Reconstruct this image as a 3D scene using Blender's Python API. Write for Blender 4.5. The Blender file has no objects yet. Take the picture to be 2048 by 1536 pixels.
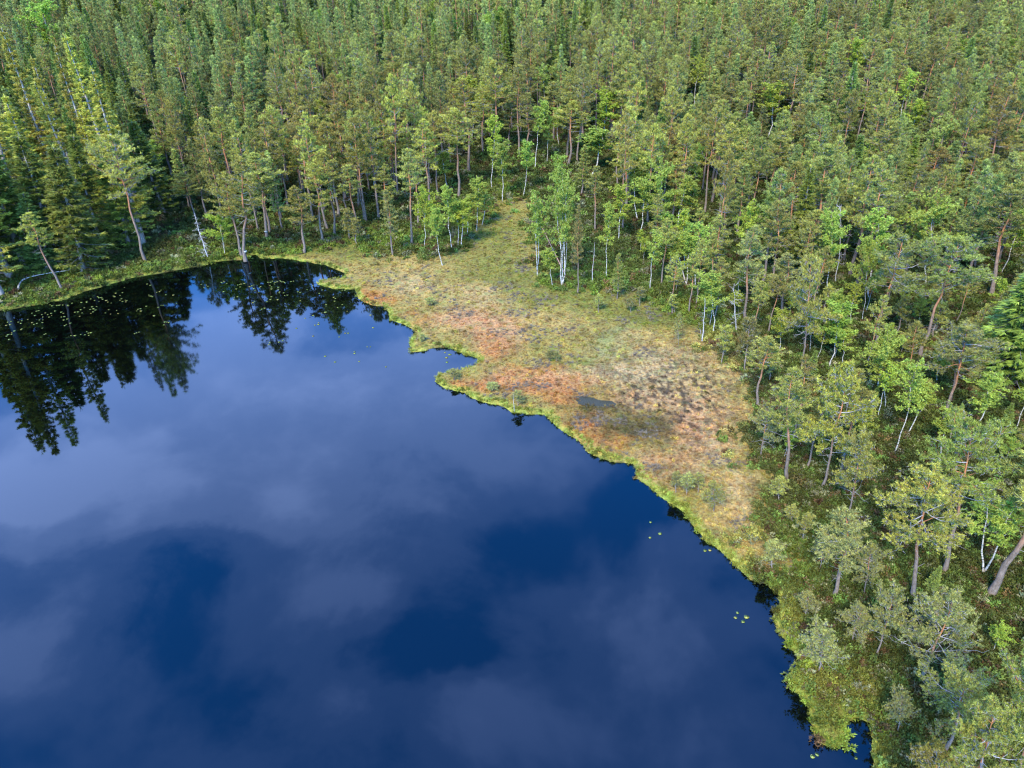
import bpy, math, random
import numpy as np
from mathutils import Matrix, Vector

RNG = np.random.default_rng(7)
random.seed(7)
scene = bpy.context.scene
COL = scene.collection

# ------------------------------------------------------------------ camera
CAM_H = 36.0
PITCH = math.radians(30.0)
ROLL = math.radians(-1.5)
FPX = 1421.0                      # focal length in pixels of the 2048 px wide photograph
r0 = np.array([1.0, 0, 0]); u0 = np.array([0, math.sin(PITCH), math.cos(PITCH)])
DV = np.array([0, math.cos(PITCH), -math.sin(PITCH)])
RV = math.cos(ROLL) * r0 + math.sin(ROLL) * u0
UV = -math.sin(ROLL) * r0 + math.cos(ROLL) * u0
CP = np.array([0, 0, CAM_H])
cam_data = bpy.data.cameras.new("camera")
cam_data.sensor_width = 36.0
cam_data.lens = FPX / 2048 * 36
cam_data.clip_start = 0.5
cam_data.clip_end = 5000
cam = bpy.data.objects.new("camera", cam_data)
COL.objects.link(cam)
M = Matrix(((RV[0], UV[0], -DV[0], 0), (RV[1], UV[1], -DV[1], 0), (RV[2], UV[2], -DV[2], CAM_H), (0, 0, 0, 1)))
cam.matrix_world = M
scene.camera = cam

# ------------------------------------------------------------------ sun, sky, exposure
SUN_EL = math.radians(44); SUN_AZ = math.radians(203)      # compass bearing from +Y, clockwise: behind the camera, to its left
sun_data = bpy.data.lights.new("sun", 'SUN')
sun_data.energy = 3.0
sun_data.angle = math.radians(14)
sun_data.color = (1.0, 0.87, 0.64)
sun = bpy.data.objects.new("sun", sun_data)
COL.objects.link(sun)
sd = Vector((math.sin(SUN_AZ) * math.cos(SUN_EL), math.cos(SUN_AZ) * math.cos(SUN_EL), math.sin(SUN_EL)))
sun.rotation_euler = sd.to_track_quat('Z', 'Y').to_euler()
sun.location = sd * 300

scene.view_settings.view_transform = 'Standard'
scene.view_settings.look = 'None'
scene.view_settings.exposure = 1.5
scene.view_settings.gamma = 1.0
scene.view_settings.use_curve_mapping = False
scene.cycles.max_bounces = 5
scene.cycles.diffuse_bounces = 3
scene.cycles.glossy_bounces = 2
scene.cycles.transmission_bounces = 2
scene.cycles.transparent_max_bounces = 4
scene.cycles.caustics_reflective = False
scene.cycles.caustics_refractive = False
scene.render.film_transparent = False
scene.cycles.pixel_filter_type = 'BLACKMAN_HARRIS'
scene.cycles.filter_width = 1.2

world = bpy.data.worlds.new("World")
scene.world = world
world.use_nodes = True
wt = world.node_tree
for n in list(wt.nodes): wt.nodes.remove(n)


class NT:
    """small helper for writing node trees"""
    def __init__(self, tree): self.t = tree
    def n(self, kind, **props):
        nd = self.t.nodes.new(kind)
        ins = props.pop('ins', {})
        for k, v in props.items(): setattr(nd, k, v)
        for k, v in ins.items():
            if isinstance(v, bpy.types.NodeSocket): self.t.links.new(v, nd.inputs[k])
            else: nd.inputs[k].default_value = v
        return nd
    def link(self, a, b): self.t.links.new(a, b)
    def math(self, op, a, b=None, c=None, clamp=False):
        nd = self.t.nodes.new('ShaderNodeMath'); nd.operation = op; nd.use_clamp = clamp
        for i, v in enumerate((a, b, c)):
            if v is None: continue
            if isinstance(v, bpy.types.NodeSocket): self.t.links.new(v, nd.inputs[i])
            else: nd.inputs[i].default_value = v
        return nd.outputs[0]
    def mix(self, fac, a, b, blend='MIX'):
        nd = self.t.nodes.new('ShaderNodeMix'); nd.data_type = 'RGBA'; nd.blend_type = blend
        for i, v in ((0, fac), (6, a), (7, b)):
            if isinstance(v, bpy.types.NodeSocket): self.t.links.new(v, nd.inputs[i])
            else: nd.inputs[i].default_value = v if i == 0 else (tuple(v) + (1.0,))[:4]
        return nd.outputs[2]
    def ramp(self, fac, stops, interp='LINEAR'):
        nd = self.t.nodes.new('ShaderNodeValToRGB'); nd.color_ramp.interpolation = interp
        cr = nd.color_ramp
        while len(cr.elements) < len(stops): cr.elements.new(0.5)
        for e, (p, c) in zip(cr.elements, stops):
            e.position = p; e.color = (tuple(c) + (1.0,))[:4] if hasattr(c, '__len__') else (c, c, c, 1)
        self.t.links.new(fac, nd.inputs[0])
        return nd.outputs[0]


w = NT(wt)
sky = w.n('ShaderNodeTexSky', sky_type='NISHITA', sun_disc=False)
sky.sun_elevation = SUN_EL; sky.sun_rotation = SUN_AZ
sky.altitude = 300; sky.air_density = 1.0; sky.dust_density = 0.6; sky.ozone_density = 2.5
tc = w.n('ShaderNodeTexCoord')
nrm = w.n('ShaderNodeVectorMath', operation='NORMALIZE', ins={0: tc.outputs['Generated']})
sep = w.n('ShaderNodeSeparateXYZ', ins={0: nrm.outputs[0]})
zc = w.math('ADD', w.math('MAXIMUM', sep.outputs[2], 0.0), 0.22)
px_ = w.math('DIVIDE', sep.outputs[0], zc); py_ = w.math('DIVIDE', sep.outputs[1], zc)
cmb = w.n('ShaderNodeCombineXYZ', ins={0: px_, 1: py_, 2: 0.37})
CLOUDS = [(10, 1000, 170, 60, .32), (250, 900, 170, 40, .12), (640, 930, 90, 50, .10), (1130, 1330, 60, 50, .07), (700, 1420, 120, 60, .08), (150, 930, 300, 120, .22), (420, 780, 260, 90, .20), (60, 1280, 170, 100, .14), (700, 900, 230, 120, .20), (860, 790, 220, 80, .10), (560, 650, 240, 80, .14),
          (740, 1150, 200, 90, .12), (1120, 1430, 220, 110, .13), (1390, 1250, 110, 110, .14), (1030, 880, 150, 90, .06),
          (450, 1330, 420, 200, -.02), (300, 1060, 200, 60, -.04), (910, 1230, 150, 90, -.08), (850, 1400, 160, 110, -.14), (1270, 1010, 180, 120, -.13), (1020, 1290, 160, 70, -.10)]
n1 = w.n('ShaderNodeTexNoise', ins={'Vector': cmb.outputs[0], 'Scale': 3.0, 'Detail': 8.0, 'Roughness': 0.60, 'Distortion': 0.25})
n2 = w.n('ShaderNodeTexNoise', ins={'Vector': cmb.outputs[0], 'Scale': 0.9, 'Detail': 2.0, 'Roughness': 0.5, 'Distortion': 0.6})
cl = w.math('ADD', w.math('MULTIPLY', n1.outputs[0], 0.6), w.math('MULTIPLY', n2.outputs[0], 0.4))
# soft banks and clearings of the cloud cover: centre x, y and radii on the plane dir.xy / (dir.z + 0.22), weight
def cloud_plane(px, py):
    v = DV + RV * (px - 1024) / FPX - UV * (py - 768) / FPX
    v = v / np.linalg.norm(v); return v[0] / (abs(v[2]) + .22), v[1] / (abs(v[2]) + .22)
wn = w.n('ShaderNodeTexNoise', ins={'Vector': cmb.outputs[0], 'Scale': 2.0, 'Detail': 5.0, 'Roughness': 0.6})
wsep = w.n('ShaderNodeSeparateColor', ins={0: wn.outputs[1]})
wx_ = w.math('ADD', px_, w.math('MULTIPLY', w.math('SUBTRACT', wsep.outputs[0], .5), .55))
wy_ = w.math('ADD', py_, w.math('MULTIPLY', w.math('SUBTRACT', wsep.outputs[1], .5), .45))
for bx_, by_, br_x, br_y, bw in CLOUDS:
    c0 = cloud_plane(bx_, by_); c1 = cloud_plane(bx_ + br_x, by_); c2 = cloud_plane(bx_, by_ - br_y)
    sx_, sy_ = abs(c1[0] - c0[0]), abs(c2[1] - c0[1])
    qx_ = w.math('POWER', w.math('ABSOLUTE', w.math('DIVIDE', w.math('SUBTRACT', wx_, c0[0]), sx_)), 2.0)
    qy_ = w.math('POWER', w.math('ABSOLUTE', w.math('DIVIDE', w.math('SUBTRACT', wy_, c0[1]), sy_)), 2.0)
    cl = w.math('ADD', cl, w.math('MULTIPLY', w.math('EXPONENT', w.math('MULTIPLY', w.math('ADD', qx_, qy_), -1.0)), bw))
clf = w.ramp(cl, [(0.43, 0.0), (0.54, 0.26), (0.66, 0.62), (0.84, 1.0)], 'EASE')
skyc = w.mix(1.0, sky.outputs[0], (0.17, 1.25, 2.15), 'MULTIPLY')
cloudc = w.mix(sep.outputs[2], (18.5, 16.5, 24.0), (2.0, 3.0, 7.4))
skyc = w.mix(w.math("MULTIPLY", clf, 0.76), skyc, cloudc)
bg = w.n('ShaderNodeBackground', ins={'Color': skyc, 'Strength': 0.14})
wo = w.n('ShaderNodeOutputWorld', ins={'Surface': bg.outputs[0]})

# ------------------------------------------------------------------ helpers
def proj(P):
    P = np.asarray(P, float); v = P - CP
    d = v @ DV
    d = np.where(np.abs(d) < 1e-3, 1e-3, d)
    return 1024 + FPX * (v @ RV) / d, 768 - FPX * (v @ UV) / d, d

def ray(px, py):
    v = DV + RV * (px - 1024) / FPX - UV * (py - 768) / FPX
    return v / np.linalg.norm(v)

def at_plane(px, py, z=0.0):
    v = ray(px, py); t = (z - CAM_H) / v[2]
    return CP + v * t

def hash2(ix, iy, s):
    h = (ix.astype(np.int64) * 374761393 + iy.astype(np.int64) * 668265263 + s * 974634777) & 0xffffffff
    h = ((h ^ (h >> 13)) * 1274126177) & 0xffffffff
    return ((h ^ (h >> 16)) & 0xffff) / 65535.0

def vnoise(x, y, s=0):
    x = np.asarray(x, float); y = np.asarray(y, float)
    ix = np.floor(x); iy = np.floor(y); fx = x - ix; fy = y - iy
    fx = fx * fx * (3 - 2 * fx); fy = fy * fy * (3 - 2 * fy)
    a = hash2(ix, iy, s); b = hash2(ix + 1, iy, s); c = hash2(ix, iy + 1, s); d = hash2(ix + 1, iy + 1, s)
    return (a * (1 - fx) + b * fx) * (1 - fy) + (c * (1 - fx) + d * fx) * fy

def fbm(x, y, s=0, o=4):
    v = 0; a = 0.5; t = 0
    for k in range(o):
        v = v + a * vnoise(x * 2 ** k, y * 2 ** k, s + k * 17); t += a; a *= 0.5
    return v / t

def sstep(a, b, x):
    t = np.clip((x - a) / (b - a), 0, 1); return t * t * (3 - 2 * t)

def inpoly(x, y, P):
    x = np.asarray(x, float); y = np.asarray(y, float)
    c = np.zeros(x.shape, bool); n = len(P)
    for i in range(n):
        x1, y1 = P[i]; x2, y2 = P[(i + 1) % n]
        if y1 == y2: continue
        k = ((y1 > y) != (y2 > y)) & (x < (x2 - x1) * (y - y1) / (y2 - y1) + x1)
        c ^= k
    return c

# ------------------------------------------------------------------ shoreline, terrain
SHORE_PX = [(0,622),(60,612),(130,600),(165,585),(215,571),(265,556),(330,546),(395,534),(440,523),(490,521),(512,508),(520,518),(560,517),(600,523),(650,530),(680,543),(695,556),(650,559),(628,567),(660,577),(712,580),(712,592),(735,608),(770,614),(780,640),(810,650),(832,667),(817,685),(820,706),(850,703),(880,695),(905,697),(930,710),(957,718),(955,727),(930,736),(905,742),(875,748),(868,762),(890,778),(930,786),(945,798),(975,808),(1000,812),(1025,827),(1060,829),(1090,829),(1105,845),(1130,866),(1155,881),(1175,905),(1200,918),(1230,926),(1265,927),(1275,940),(1272,957),(1300,976),(1330,1001),(1365,1022),(1385,1051),(1410,1081),(1440,1101),(1470,1132),(1500,1161),(1530,1167),(1560,1195),(1548,1230),(1555,1260),(1575,1290),(1594,1312),(1597,1323),(1577,1350),(1574,1370),(1594,1385),(1612,1408),(1621,1429),(1627,1458),(1635,1485),(1665,1496),(1688,1493),(1691,1446),(1712,1438),(1741,1446),(1744,1473),(1747,1529),(1775,1600)]
sw = [at_plane(x, y)[:2] for x, y in SHORE_PX]
# a finer, slightly ragged outline
rag = []
for i in range(len(sw) - 1):
    a, b = sw[i], sw[i + 1]; L = np.linalg.norm(b - a); n = max(1, int(L / 0.9))
    nn = np.array([-(b - a)[1], (b - a)[0]]) / (L + 1e-6)
    for k in range(n):
        p = a + (b - a) * k / n
        j = (fbm(p[0] * 0.9, p[1] * 0.9, 3, 3) - 0.5) * (0.0 if k == 0 else 0.9)
        rag.append(p + nn * j)
rag.append(sw[-1])
SHORE = np.array(rag)
LAKE = np.vstack([[[-700, 150]], [[-260, 118]], [[-120, 84]], SHORE, [[24, 6], [30, -30], [60, -120], [0, -600], [-700, -600]]])

_ca = LAKE; _cb = np.roll(LAKE, -1, axis=0)
def shore_dist(x, y):
    """signed distance to the shore line, positive on land"""
    x = np.asarray(x, float).ravel(); y = np.asarray(y, float).ravel()
    d = np.full(x.shape, 1e9)
    for a, b in zip(_ca, _cb):
        ab = b - a; l2 = ab @ ab + 1e-9
        t = np.clip(((x - a[0]) * ab[0] + (y - a[1]) * ab[1]) / l2, 0, 1)
        dd = (x - a[0] - t * ab[0]) ** 2 + (y - a[1] - t * ab[1]) ** 2
        d = np.minimum(d, dd)
    d = np.sqrt(d)
    return np.where(inpoly(x, y, LAKE), -d, d)

POOLS_PX = [(1195, 803, 25, 7)]
def terr(x, y, s=None):
    x = np.asarray(x, float); y = np.asarray(y, float)
    if s is None: s = shore_dist(x, y).reshape(x.shape)
    land = 0.03 + 0.22 * sstep(0, 0.7, s) + 0.10 * sstep(2, 25, s)
    hum = (fbm(x * 0.45, y * 0.45, 5, 4) - 0.5) * 0.42 * sstep(0.6, 4, s)
    big = fbm(x * 0.05, y * 0.05, 9, 3) * 1.6 * sstep(15, 60, s)
    t = np.maximum(0, y - 114 + 0.14 * np.abs(x))
    rise = 0.0019 * np.minimum(t, 50) ** 2 + 0.19 * np.minimum(np.maximum(0, t - 50), 150)
    left = 1.6 * sstep(4, 30, s) * sstep(-20, -60, x)
    z = land + hum + big + rise + left
    return np.where(s < 0, np.maximum(-1.6, -0.05 + s * 0.8), z)

def ground_at(px, py):
    P = at_plane(px, py, 0.3)
    for k in range(6):
        P = at_plane(px, py, float(terr(np.array([P[0]]), np.array([P[1]]))[0]))
    return P

def make_mesh(name, V, F, col=None, smooth=False, extra=None):
    """V (n,3); F list of (k,3) or (k,4) index arrays"""
    me = bpy.data.meshes.new(name)
    V = np.asarray(V, np.float32)
    if not isinstance(F, list): F = [F]
    F = [np.asarray(f, np.int32) for f in F if len(f)]
    nl = sum(f.size for f in F); nf = sum(len(f) for f in F)
    me.vertices.add(len(V)); me.vertices.foreach_set('co', V.ravel())
    me.loops.add(nl); me.loops.foreach_set('vertex_index', np.concatenate([f.ravel() for f in F]))
    me.polygons.add(nf)
    tot = np.concatenate([np.full(len(f), f.shape[1], np.int32) for f in F])
    st = np.concatenate([[0], np.cumsum(tot)[:-1]]).astype(np.int32)
    me.polygons.foreach_set('loop_start', st)
    me.polygons.foreach_set('loop_total', tot)
    if smooth: me.polygons.foreach_set('use_smooth', np.ones(nf, bool))
    if col is not None:
        a = me.attributes.new('col', 'FLOAT_COLOR', 'POINT')
        c = np.ones((len(V), 4), np.float32); c[:, :3] = col
        a.data.foreach_set('color', c.ravel())
    me.update(calc_edges=True)
    return me

def link(name, me, mat=None, parent=None):
    o = bpy.data.objects.new(name, me); COL.objects.link(o)
    if mat is not None and me is not None and not me.materials: me.materials.append(mat)
    if parent is not None: o.parent = parent
    return o

def tag(o, label=None, cat=None, group=None, kind=None):
    if label: o['label'] = label
    if cat: o['category'] = cat
    if group: o['group'] = group
    if kind: o['kind'] = kind
    return o

# ------------------------------------------------------------------ materials
def new_mat(name):
    m = bpy.data.materials.new(name); m.use_nodes = True
    for n in list(m.node_tree.nodes): m.node_tree.nodes.remove(n)
    return m, NT(m.node_tree)

def foliage_mat(name, instancer=False, transl=0.3, rv=0.5, rough=0.55, spec=0.25):
    m, t = new_mat(name)
    at = t.n('ShaderNodeAttribute', attribute_name='col')
    c = at.outputs['Color']
    if instancer:
        ai = t.n('ShaderNodeAttribute', attribute_type='INSTANCER', attribute_name='gcol')
        c = t.mix(1.0, c, ai.outputs['Color'], 'MULTIPLY')
    oi = t.n('ShaderNodeObjectInfo')
    if not instancer:
        c = t.mix(1.0, c, oi.outputs['Color'], 'MULTIPLY')
    hv = t.n('ShaderNodeHueSaturation', ins={'Color': c,
        'Hue': t.math('ADD', t.math('MULTIPLY', oi.outputs['Random'], 0.035), 0.4825),
        'Value': t.math('ADD', t.math('MULTIPLY', oi.outputs['Random'], rv), 1 - rv / 2)})
    c = hv.outputs[0]
    p = t.n('ShaderNodeBsdfPrincipled', ins={'Base Color': c, 'Roughness': rough, 'Specular IOR Level': spec})
    tr = t.n('ShaderNodeBsdfTranslucent', ins={'Color': t.mix(1.0, c, (1.25, 1.2, 0.7), 'MULTIPLY')})
    mx = t.n('ShaderNodeMixShader', ins={0: transl, 1: p.outputs[0], 2: tr.outputs[0]})
    t.n('ShaderNodeOutputMaterial', ins={'Surface': mx.outputs[0]})
    return m

def bark_mat(name, kind):
    m, t = new_mat(name)
    at = t.n('ShaderNodeAttribute', attribute_name='col')
    tcn = t.n('ShaderNodeTexCoord')
    mp = t.n('ShaderNodeMapping', ins={'Vector': tcn.outputs['Object'], 'Scale': (9, 9, 2.2) if kind != 'birch' else (3, 3, 9)})
    nz = t.n('ShaderNodeTexNoise', ins={'Vector': mp.outputs[0], 'Scale': 1.0, 'Detail': 4.0, 'Roughness': 0.6})
    if kind == 'birch':
        f = t.ramp(nz.outputs[0], [(0.40, 0.12), (0.50, 1.0)])
    else:
        f = t.ramp(nz.outputs[0], [(0.3, 0.55), (0.7, 1.3)])
    c = t.mix(1.0, at.outputs['Color'], f, 'MULTIPLY')
    bp = t.n('ShaderNodeBump', ins={'Height': nz.outputs[0], 'Strength': 0.5, 'Distance': 0.03})
    p = t.n('ShaderNodeBsdfPrincipled', ins={'Base Color': c, 'Roughness': 0.85, 'Specular IOR Level': 0.2, 'Normal': bp.outputs[0]})
    t.n('ShaderNodeOutputMaterial', ins={'Surface': p.outputs[0]})
    return m

MAT_NEEDLE = foliage_mat('pine_needles', transl=0.22)
MAT_SPRUCE = foliage_mat('spruce_needles', transl=0.18)
MAT_LEAF = foliage_mat('birch_leaves', transl=0.42, rv=0.3)
MAT_COVER = foliage_mat('ground_cover', instancer=True, transl=0.25, rv=0.6)
MAT_BARK = bark_mat('pine_bark', 'pine')
MAT_BIRCH = bark_mat('birch_bark', 'birch')
MAT_DEAD = bark_mat('dead_wood', 'dead')

# ------------------------------------------------------------------ ground colours
OPEN_PX = [(505,512),(600,500),(700,492),(790,508),(860,520),(905,505),(945,470),(985,430),(1015,396),(1045,385),(1072,398),(1062,440),(1062,500),(1075,552),(1130,578),(1300,600),(1420,685),(1490,760),(1512,850),(1505,960),(1540,1080),(1560,1170),(1400,1300),(900,1100),(600,700),(480,560)]
G = dict(straw=(.50,.355,.12), pale=(.58,.42,.215), rust=(.52,.21,.062), pink=(.57,.30,.145), olive=(.30,.25,.055), moss=(.20,.21,.035),
         green=(.15,.19,.035), lime=(.34,.36,.06), floor=(.080,.086,.024), brown=(.10,.07,.03), wet=(.075,.072,.022), minty=(.26,.29,.13), dark=(.055,.042,.03))
ZONES = [
 # colour, centre x, y, radii, strength  (positions on the ground, read off the photograph)
 ('moss', 1000, 470, 70, 60, .8), ('olive', 1010, 430, 35, 25, .8), ('moss', 640, 500, 160, 16, .9), ('straw', 820, 545, 120, 22, .75), ('olive', 700, 520, 90, 12, .5),
 ('moss', 1000, 555, 120, 35, .75), ('moss', 1150, 600, 160, 30, .85), ('moss', 1340, 650, 110, 30, .7), ('green', 1270, 625, 90, 22, .5), ('straw', 900, 580, 120, 26, .8),
 ('pale', 960, 600, 60, 18, .4), ('rust', 745, 590, 38, 12, .8), ('rust', 820, 618, 28, 9, .5), ('pink', 960, 640, 75, 26, .85), ('pink', 985, 680, 55, 28, .8), ('rust', 990, 700, 45, 16, .6),
 ('straw', 880, 655, 55, 25, .5), ('olive', 845, 690, 28, 12, .7), ('straw', 1090, 640, 70, 30, .7), ('olive', 1080, 690, 50, 25, .5), ('minty', 1225, 685, 60, 28, .8),
 ('straw', 1340, 690, 120, 30, .75), ('pale', 1310, 735, 110, 35, .8), ('straw', 1420, 760, 70, 60, .7), ('green', 1170, 722, 50, 8, .8), ('rust', 930, 765, 60, 16, .9), ('pink', 1060, 760, 110, 24, .8),
 ('rust', 1110, 790, 90, 24, .75), ('rust', 1060, 735, 70, 12, .5), ('pink', 1180, 765, 60, 16, .6), ('rust', 1180, 850, 60, 32, .85), ('rust', 1250, 885, 60, 26, .8), ('wet', 1210, 815, 62, 20, .9),
 ('wet', 1285, 858, 62, 28, .9), ('olive', 1330, 900, 70, 22, .8), ('pink', 1395, 850, 70, 40, .85), ('pale', 1370, 800, 80, 40, .6), ('rust', 1400, 900, 50, 30, .5), ('straw', 1440, 950, 50, 90, .8),
 ('brown', 1390, 950, 45, 30, .5), ('straw', 1470, 1040, 38, 60, .85), ('straw', 1510, 1100, 24, 35, .7), ('lime', 1215, 680, 30, 9, .3), ('olive', 1400, 760, 40, 20, .3),
 ('rust', 1010, 770, 90, 22, .5), ('pink', 1290, 800, 60, 25, .6), ('pink', 1330, 930, 60, 25, .6), ('pale', 1430, 880, 60, 60, .6), ('pale', 1250, 740, 60, 20, .6), ('pale', 1490, 1000, 30, 60, .5), ('pink', 920, 640, 40, 20, .6), ('rust', 860, 640, 30, 12, .5), ('pale', 830, 570, 60, 14, .5), ('moss', 800, 478, 150, 22, .7), ('green', 1180, 560, 130, 26, .6), ('moss', 1380, 620, 90, 30, .7), ('moss', 1010, 380, 40, 25, .6),
 ('pink', 1400, 830, 80, 70, .45), ('pale', 1350, 760, 110, 50, .4),
 ('brown', 650, 465, 60, 25, .3), ('brown', 300, 470, 60, 30, .5), ('brown', 180, 470, 60, 30, .5), ('moss', 100, 560, 140, 25, .8), ('moss', 420, 500, 60, 12, .8), ('brown', 20, 605, 20, 6, .5),
 ('olive', 1650, 1360, 80, 50, .7), ('olive', 1600, 1250, 40, 60, .6), ('olive', 1750, 1380, 60, 30, .5), ('brown', 1560, 960, 40, 60, .4), ('moss', 1620, 1100, 60, 80, .35), ('olive', 1700, 1450, 90, 50, .6),
 ('brown', 1900, 1300, 120, 90, .35), ('brown', 1800, 900, 90, 90, .2),
]
def is_open(x, y, px, py):
    sc = np.clip((py + 60) / 800, 0.1, 2)
    wx = (fbm(x * .25, y * .25, 121, 3) - .5) * 110 * sc + (fbm(x * 1.1, y * 1.1, 122, 4) - .5) * 150 * sc
    wy = (fbm(x * .25, y * .25, 131, 3) - .5) * 50 * sc + (fbm(x * 1.1, y * 1.1, 132, 4) - .5) * 60 * sc
    return inpoly(px + wx, py + wy, OPEN_PX)

def ground_colour(x, y, z, s):
    P = np.stack([x, y, z], -1)
    px, py, dd = proj(P)
    px = np.where(dd < 3, -1e5, px); py = np.where(dd < 3, 1e5, py)
    sc = np.clip((py + 60) / 800, 0.1, 2)
    wx = (fbm(x * .22, y * .22, 21, 4) - .5) * 90 * sc + (fbm(x * 1.3, y * 1.3, 22, 3) - .5) * 30 * sc
    wy = (fbm(x * .22, y * .22, 31, 4) - .5) * 55 * sc + (fbm(x * 1.3, y * 1.3, 32, 3) - .5) * 18 * sc
    qx, qy = px + wx, py + wy
    inopen = is_open(x, y, px, py).astype(float)
    c = np.where(inopen[:, None] > .5, np.array(G['straw']) * .35 + np.array(G['olive']) * .65, np.array(G['floor']))
    # soft brown and green mottling on the forest floor
    m = fbm(x * .35, y * .35, 41, 4)[:, None]
    c = np.where(inopen[:, None] < .5, c * (1 + (m - .5) * .8) + (np.array(G['brown']) - c) * sstep(.5, .75, fbm(x * .8, y * .8, 43, 3))[:, None] * .35, c)
    for k, cx, cy, rx, ry, st in ZONES:
        wgt = np.exp(-(((qx - cx) / rx) ** 2 + ((qy - cy) / ry) ** 2) ** 1.4) * st
        c = c + (np.array(G[k]) - c) * wgt[:, None]
    # dark speckle of bare peat and heather among the pale straw
    sp = sstep(.48, .62, fbm(x * 2.9, y * 2.9, 51, 4)) * np.clip(1.5 * np.exp(-((qx - 1360) / 120) ** 2 - ((qy - 795) / 85) ** 2), 0, 1)
    c = c + (np.array(G['dark']) - c) * (sp * .9)[:, None]
    sp = sstep(.55, .7, fbm(x * 1.1, y * 1.1, 57, 4)) * .45 * inopen
    c = c + (np.array(G['brown']) * 1.2 - c) * sp[:, None]
    # strip of fresh grass at the water's edge
    e = (1 - sstep(.15, .45 + 1.1 * fbm(x * .3, y * .3, 61, 3), s))
    left = sstep(600, 350, px)
    e = np.maximum(e, left * (1 - sstep(1.5, 6, s)) * .45)
    ec = np.array(G['lime']) * (0.75 + .5 * fbm(x * .6, y * .6, 63, 3))[:, None]
    e = e * sstep(.28, .52, fbm(x * .35, y * .35, 161, 3))
    c = c + (ec - c) * (e * .85)[:, None]
    f = .70 * (0.72 + .56 * fbm(x * 2.3, y * 2.3, 71, 3))[:, None]
    return c * f

# ------------------------------------------------------------------ ground sheet (polar grid about the camera's foot)
def ground_sheet():
    az = np.concatenate([np.linspace(-170, -48, 60)[:-1], np.linspace(-48, 48, 400), np.linspace(48, 170, 60)[1:]])
    az = np.radians(az)
    rr = np.concatenate([np.geomspace(8, 360, 540), np.geomspace(370, 900, 24)])
    A, R = np.meshgrid(az, rr)
    X = (R * np.sin(A)).ravel(); Y = (R * np.cos(A)).ravel()
    S = shore_dist(X, Y)
    Z = terr(X, Y, S)
    # the two bog pools are shallow hollows
    Pp = np.stack([X, Y, Z], -1); qx, qy, dd = proj(Pp)
    for cx, cy, rx, ry in POOLS_PX:
        q = ((qx - cx - (qy - cy) * 1.6) / rx) ** 2 + ((qy - cy) / ry) ** 2
        q = q + (fbm(X * .8, Y * .8, 77, 3) - .5) * 2.2
        Z = np.where((dd > 0) & (q < 3), np.maximum(Z - 0.4 * (1 - sstep(.1, 3.0, q)), np.minimum(Z, .07)), Z)
    C = ground_colour(X, Y, Z, S)
    C = np.where((S < 0)[:, None], np.array((.012, .010, .006)), C)
    na, nr = len(az), len(rr)
    i = np.arange(nr - 1)[:, None] * na + np.arange(na - 1)[None, :]
    F = np.stack([i, i + na, i + na + 1, i + 1], -1).reshape(-1, 4)[:, ::-1]
    me = make_mesh('ground', np.stack([X, Y, Z], -1), F, C, smooth=True)
    m, t = new_mat('bog_and_forest_floor')
    at = t.n('ShaderNodeAttribute', attribute_name='col')
    tcn = t.n('ShaderNodeTexCoord')
    na_ = t.n('ShaderNodeTexNoise', ins={'Vector': tcn.outputs['Object'], 'Scale': 4.0, 'Detail': 8.0, 'Roughness': 0.72})
    nb_ = t.n('ShaderNodeTexNoise', ins={'Vector': tcn.outputs['Object'], 'Scale': 0.9, 'Detail': 6.0, 'Roughness': 0.65})
    f = t.ramp(na_.outputs[0], [(0.33, 0.45), (0.5, 1.0), (0.68, 1.5)])
    c = t.mix(1.0, at.outputs['Color'], f, 'MULTIPLY')
    f2 = t.ramp(nb_.outputs[0], [(0.35, (.75, .95, .75)), (0.5, (1, 1, 1)), (0.65, (1.2, 1.02, .9))])
    c = t.mix(1.0, c, f2, 'MULTIPLY')
    bp = t.n('ShaderNodeBump', ins={'Height': na_.outputs[0], 'Strength': 0.9, 'Distance': 0.25})
    p = t.n('ShaderNodeBsdfPrincipled', ins={'Base Color': c, 'Roughness': 0.9, 'Specular IOR Level': 0.15, 'Normal': bp.outputs[0]})
    t.n('ShaderNodeOutputMaterial', ins={'Surface': p.outputs[0]})
    o = link('ground', me, m)
    tag(o, 'bog and forest floor around the lake', kind='structure')
    # far land beyond the grid keeps the sheet going to the horizon
    return o
ground_sheet()

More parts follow.
